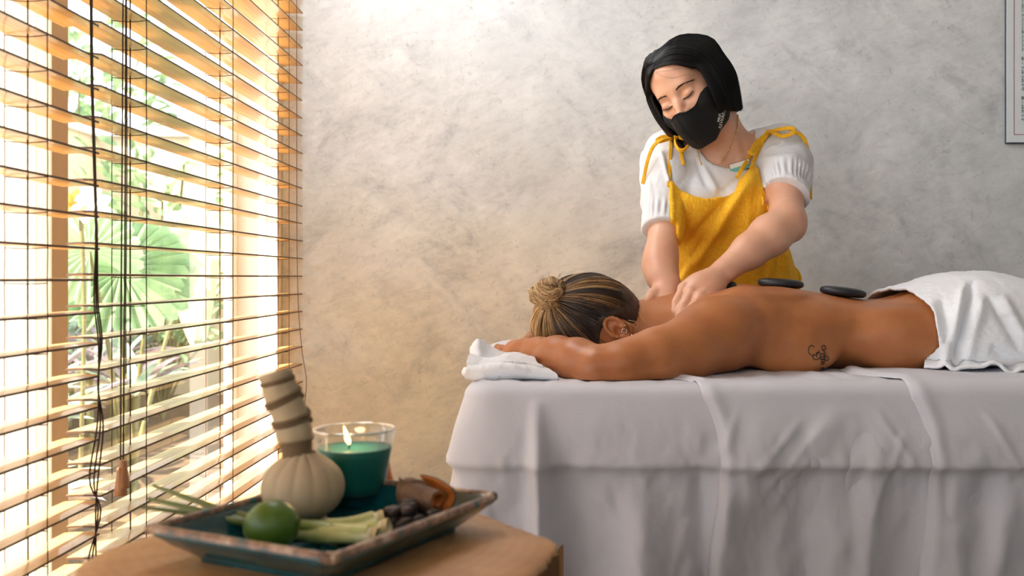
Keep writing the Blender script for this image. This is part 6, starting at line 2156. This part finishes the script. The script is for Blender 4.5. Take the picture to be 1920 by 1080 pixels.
# ---- lemongrass stalks
def lemon_mat():
    m, nt, b, out = new_mat('lemongrass_skin')
    at = nd(nt, 'ShaderNodeAttribute'); at.attribute_name = 'tone'
    v = coords(nt, (1, 1, 1))
    mm = nd(nt, 'ShaderNodeMath', operation='MULTIPLY_ADD'); nt.links.new(noise(nt, v, 120, 3), mm.inputs[0]); mm.inputs[1].default_value = 0.2; nt.links.new(at.outputs['Fac'], mm.inputs[2])
    c = ramp(nt, mm.outputs[0], [(0.1, srgb(236, 226, 190)), (0.35, srgb(196, 200, 130)), (0.6, srgb(120, 142, 72)), (1.0, srgb(96, 112, 58))])
    nt.links.new(c, b.inputs['Base Color']); b.inputs['Roughness'].default_value = 0.45
    return m
M_lemon = lemon_mat()
M_lcut = simple('cut_lemongrass_end', srgb(226, 204, 150), 0.7, var=0.1, nscale=300)
stalks = [
    ([W(722, 990, 0.885), W(660, 1000, 0.890), W(560, 985, 0.900), W(450, 967, 0.930), W(360, 937, 0.965), W(288, 911, 1.00)], 0.0072, 'lemongrass stalk with the highest reaching tip, pointing at the blinds'),
    ([W(700, 1006, 0.868), W(640, 1004, 0.874), W(540, 1004, 0.905), W(430, 972, 0.925), W(350, 952, 0.935), W(278, 935, 0.95)], 0.0075, 'lemongrass stalk lying lowest across the left rim of the tray'),
    ([W(712, 972, 0.920), W(650, 985, 0.915), W(560, 985, 0.922), W(450, 978, 0.918), W(370, 965, 0.915), W(262, 950, 0.90)], 0.0062, 'lemongrass stalk between the other two, with a thin brown tip')]
for pts, r0, lab in stalks:
    root = empty('lemongrass_stalk', pts[0]); tag(root, lab, 'lemongrass')
    C = catmull(pts, 60)
    C[:, 2] = np.maximum(C[:, 2], FZ + r0 * np.linspace(1, 0.5, 60))
    t = np.linspace(0, 1, 60)
    R = r0 * (np.interp(t, [0, 0.04, 0.10, 0.25, 0.5, 0.75, 1.0], [0.95, 1.02, 0.92, 0.95, 0.62, 0.45, 0.22]))
    V, Fq = sweep(C, R, 14, prof=lambda a, tt_: 1 + 0.05 * np.sin(a * 3))
    me = np_mesh('stalk', V, Fq, {'tone': np.repeat(np.clip(t * 1.3 + 0.02, 0, 1), 14)})
    obj('stalk', me, M_lemon, root)
    # a peeling outer sheath near the root and the cut end
    V, Fq = sweep(C[2:18] + np.array((0, 0, 0.0012)), np.linspace(r0 * 1.12, r0 * 0.9, 16), 14, ell=(1.0, 0.8))
    obj('outer_sheath', np_mesh('outer_sheath', V, Fq, {'tone': np.full(len(V), 0.3)}), M_lemon, root)
    d = C[0] - C[2]; d /= np.linalg.norm(d)
    V, Fq = sweep(np.array([C[0] - d * 0.001, C[0] + d * 0.0025, C[0] + d * 0.004]), np.array([r0 * 1.14, r0 * 1.18, r0 * 1.05]), 18, prof=lambda a, tt_: 1 + 0.06 * np.sin(a * 7))
    obj('cut_end', np_mesh('cut_end', V, Fq), M_lcut, root)

# ---- dark dried pods heaped on the right of the tray
M_pod = simple('dried_dark_pod', srgb(46, 30, 26), 0.55, var=0.4, nscale=120, bmp=0.5, bscale=300)
q = random.Random(12)
def pod_mesh(sd):
    r_ = random.Random(sd); bm = bmesh.new(); bmesh.ops.create_icosphere(bm, subdivisions=2, radius=1)
    sx, sy, sz = r_.uniform(0.0065, 0.0105), r_.uniform(0.0050, 0.0065), r_.uniform(0.0042, 0.0058)
    for v in bm.verts:
        k = 1 + 0.16 * mnoise.noise(v.co * 2.2 + Vector((sd * 3.1, 0, 0)))
        c = 1 - 0.25 * math.exp(-(v.co.y / 0.25) ** 2) * (v.co.z > 0)
        v.co = Vector((v.co.x * sx * k, v.co.y * sy * k, v.co.z * sz * k * c))
    me = bm_mesh('dried_pod', bm); me.materials.append(M_pod)
    me.polygons.foreach_set('use_smooth', [True] * len(me.polygons)); return me
pm = [pod_mesh(k) for k in range(5)]
def onto(a_, b_): return np.array((tc_[0] + ea[0] * a_ + eb[0] * b_, tc_[1] + ea[1] * a_ + eb[1] * b_))
for k in range(74):
    lay = 0 if k < 40 else (1 if k < 64 else 2)
    spread = (1.0, 0.66, 0.36)[lay]
    a_ = 0.044 + q.uniform(-0.034, 0.030) * spread; b2 = 0.052 + q.uniform(-0.052, 0.052) * spread
    xy = onto(a_, b2)
    o = bpy.data.objects.new('dried_pod', pm[k % 5]); COL.objects.link(o)
    o.location = (xy[0], xy[1], FZ + 0.0045 + lay * 0.0075 + q.uniform(0, 0.001)); o.rotation_euler = (q.uniform(-0.5, 0.5), q.uniform(-0.5, 0.5), q.uniform(0, 6.3))
    tag(o, 'small dark dried pod in the heap on the turquoise tray', 'dried pod', 'dark dried pods heaped in the tray')

# ---- curled piece of dried peel
def peel_mat():
    m, nt, b, out = new_mat('dried_peel')
    v = coords(nt)
    geo = nd(nt, 'ShaderNodeNewGeometry')
    c1 = ramp(nt, noise(nt, v, 70, 5), [(0.3, srgb(84, 58, 40)), (0.7, srgb(124, 92, 64))])
    c2 = ramp(nt, noise(nt, v, 90, 4), [(0.3, srgb(190, 96, 30)), (0.7, srgb(214, 136, 60))])
    nt.links.new(mixc(nt, geo.outputs['Backfacing'], c1, c2), b.inputs['Base Color'])
    b.inputs['Roughness'].default_value = 0.7
    bump(nt, b, noise(nt, v, 220, 4), 0.5, 0.001)
    return m
M_peel = peel_mat()
M_peelin = simple('orange_peel_inside', srgb(200, 116, 44), 0.7, var=0.2, nscale=90)
pe = empty('dried_peel', onto(0.03, 0.085).tolist() + [FZ]); tag(pe, 'brown curled dried peel with orange inside on top of the dark pods', 'dried peel')
ax_a, ax_b = W(768, 918, 0.985), W(830, 944, 0.955)
def curl(r_out, r_in, th, name, mat, off=0.0, turns=1.35):
    C0 = ax_b - ax_a; L = np.linalg.norm(C0); d = C0 / L
    s1_ = np.cross(d, (0, 0, 1)); s1_ /= np.linalg.norm(s1_); s2_ = np.cross(s1_, d)
    na2, nl2 = 50, 26
    G = np.zeros((na2, nl2, 3))
    for i in range(na2):
        t = i / (na2 - 1); a = 2.2 + turns * 2 * pi * t
        for j in range(nl2):
            l = j / (nl2 - 1)
            r = (r_out * (1 - t) + r_in * t) * (1 + 0.16 * sin(3 * l + 4 * t)) + off
            edge = 0.0035 * sin(7 * t + 2) * (1 if j in (0, nl2 - 1) else 0.3) + 0.002 * sin(19 * t)
            G[i, j] = ax_a + d * (L * l * (0.9 + 0.1 * sin(5 * t)) + edge) + s1_ * r * cos(a) + s2_ * r * sin(a)
    o = obj(name, np_mesh(name, G.reshape(-1, 3), grid_faces(na2, nl2)), mat, pe)
    md_ = o.modifiers.new('thickness', 'SOLIDIFY'); md_.thickness = th; md_.offset = 0
    return o
curl(0.0165, 0.0075, 0.0016, 'outer_skin', M_peel, 0.0009)
curl(0.0165, 0.0075, 0.0008, 'inner_skin', M_peelin, -0.0006)
# upturned dry corner
G = np.array([catmull([W(748, 905, 0.975) + (0, 0, 0.010 * k / 5 - 0.004), W(762, 912 - 2 * k, 0.975), W(790, 905 - 1.2 * k, 0.975), W(808, 914 + 1 * k, 0.97)], 16) for k in range(6)])
o = obj('loose_flap', np_mesh('loose_flap', G.reshape(-1, 3), grid_faces(6, 16)), M_peel, pe)
md_ = o.modifiers.new('thickness', 'SOLIDIFY'); md_.thickness = 0.0014

# ---- small amber thing behind the candle glass
am = new_mat('amber_material')[0]
_b = am.node_tree.nodes['Principled BSDF']; _b.inputs['Base Color'].default_value = srgb(226, 130, 34); _b.inputs['Roughness'].default_value = 0.08; _b.inputs['Transmission Weight'].default_value = 0.5
ab = W(727, 911, 1.072); ab[2] = FZ
V, Fq = lathe([(0.0, 0.0), (0.0075, 0.0), (0.0085, 0.002), (0.0082, 0.012), (0.0060, 0.020), (0.0035, 0.030), (0.0015, 0.042), (0.0, 0.046)], ab, 24)
o = obj('amber_object', np_mesh('amber_object', V, Fq), am); tag(o, 'small pointed amber object partly hidden by the candle glass', 'vial')
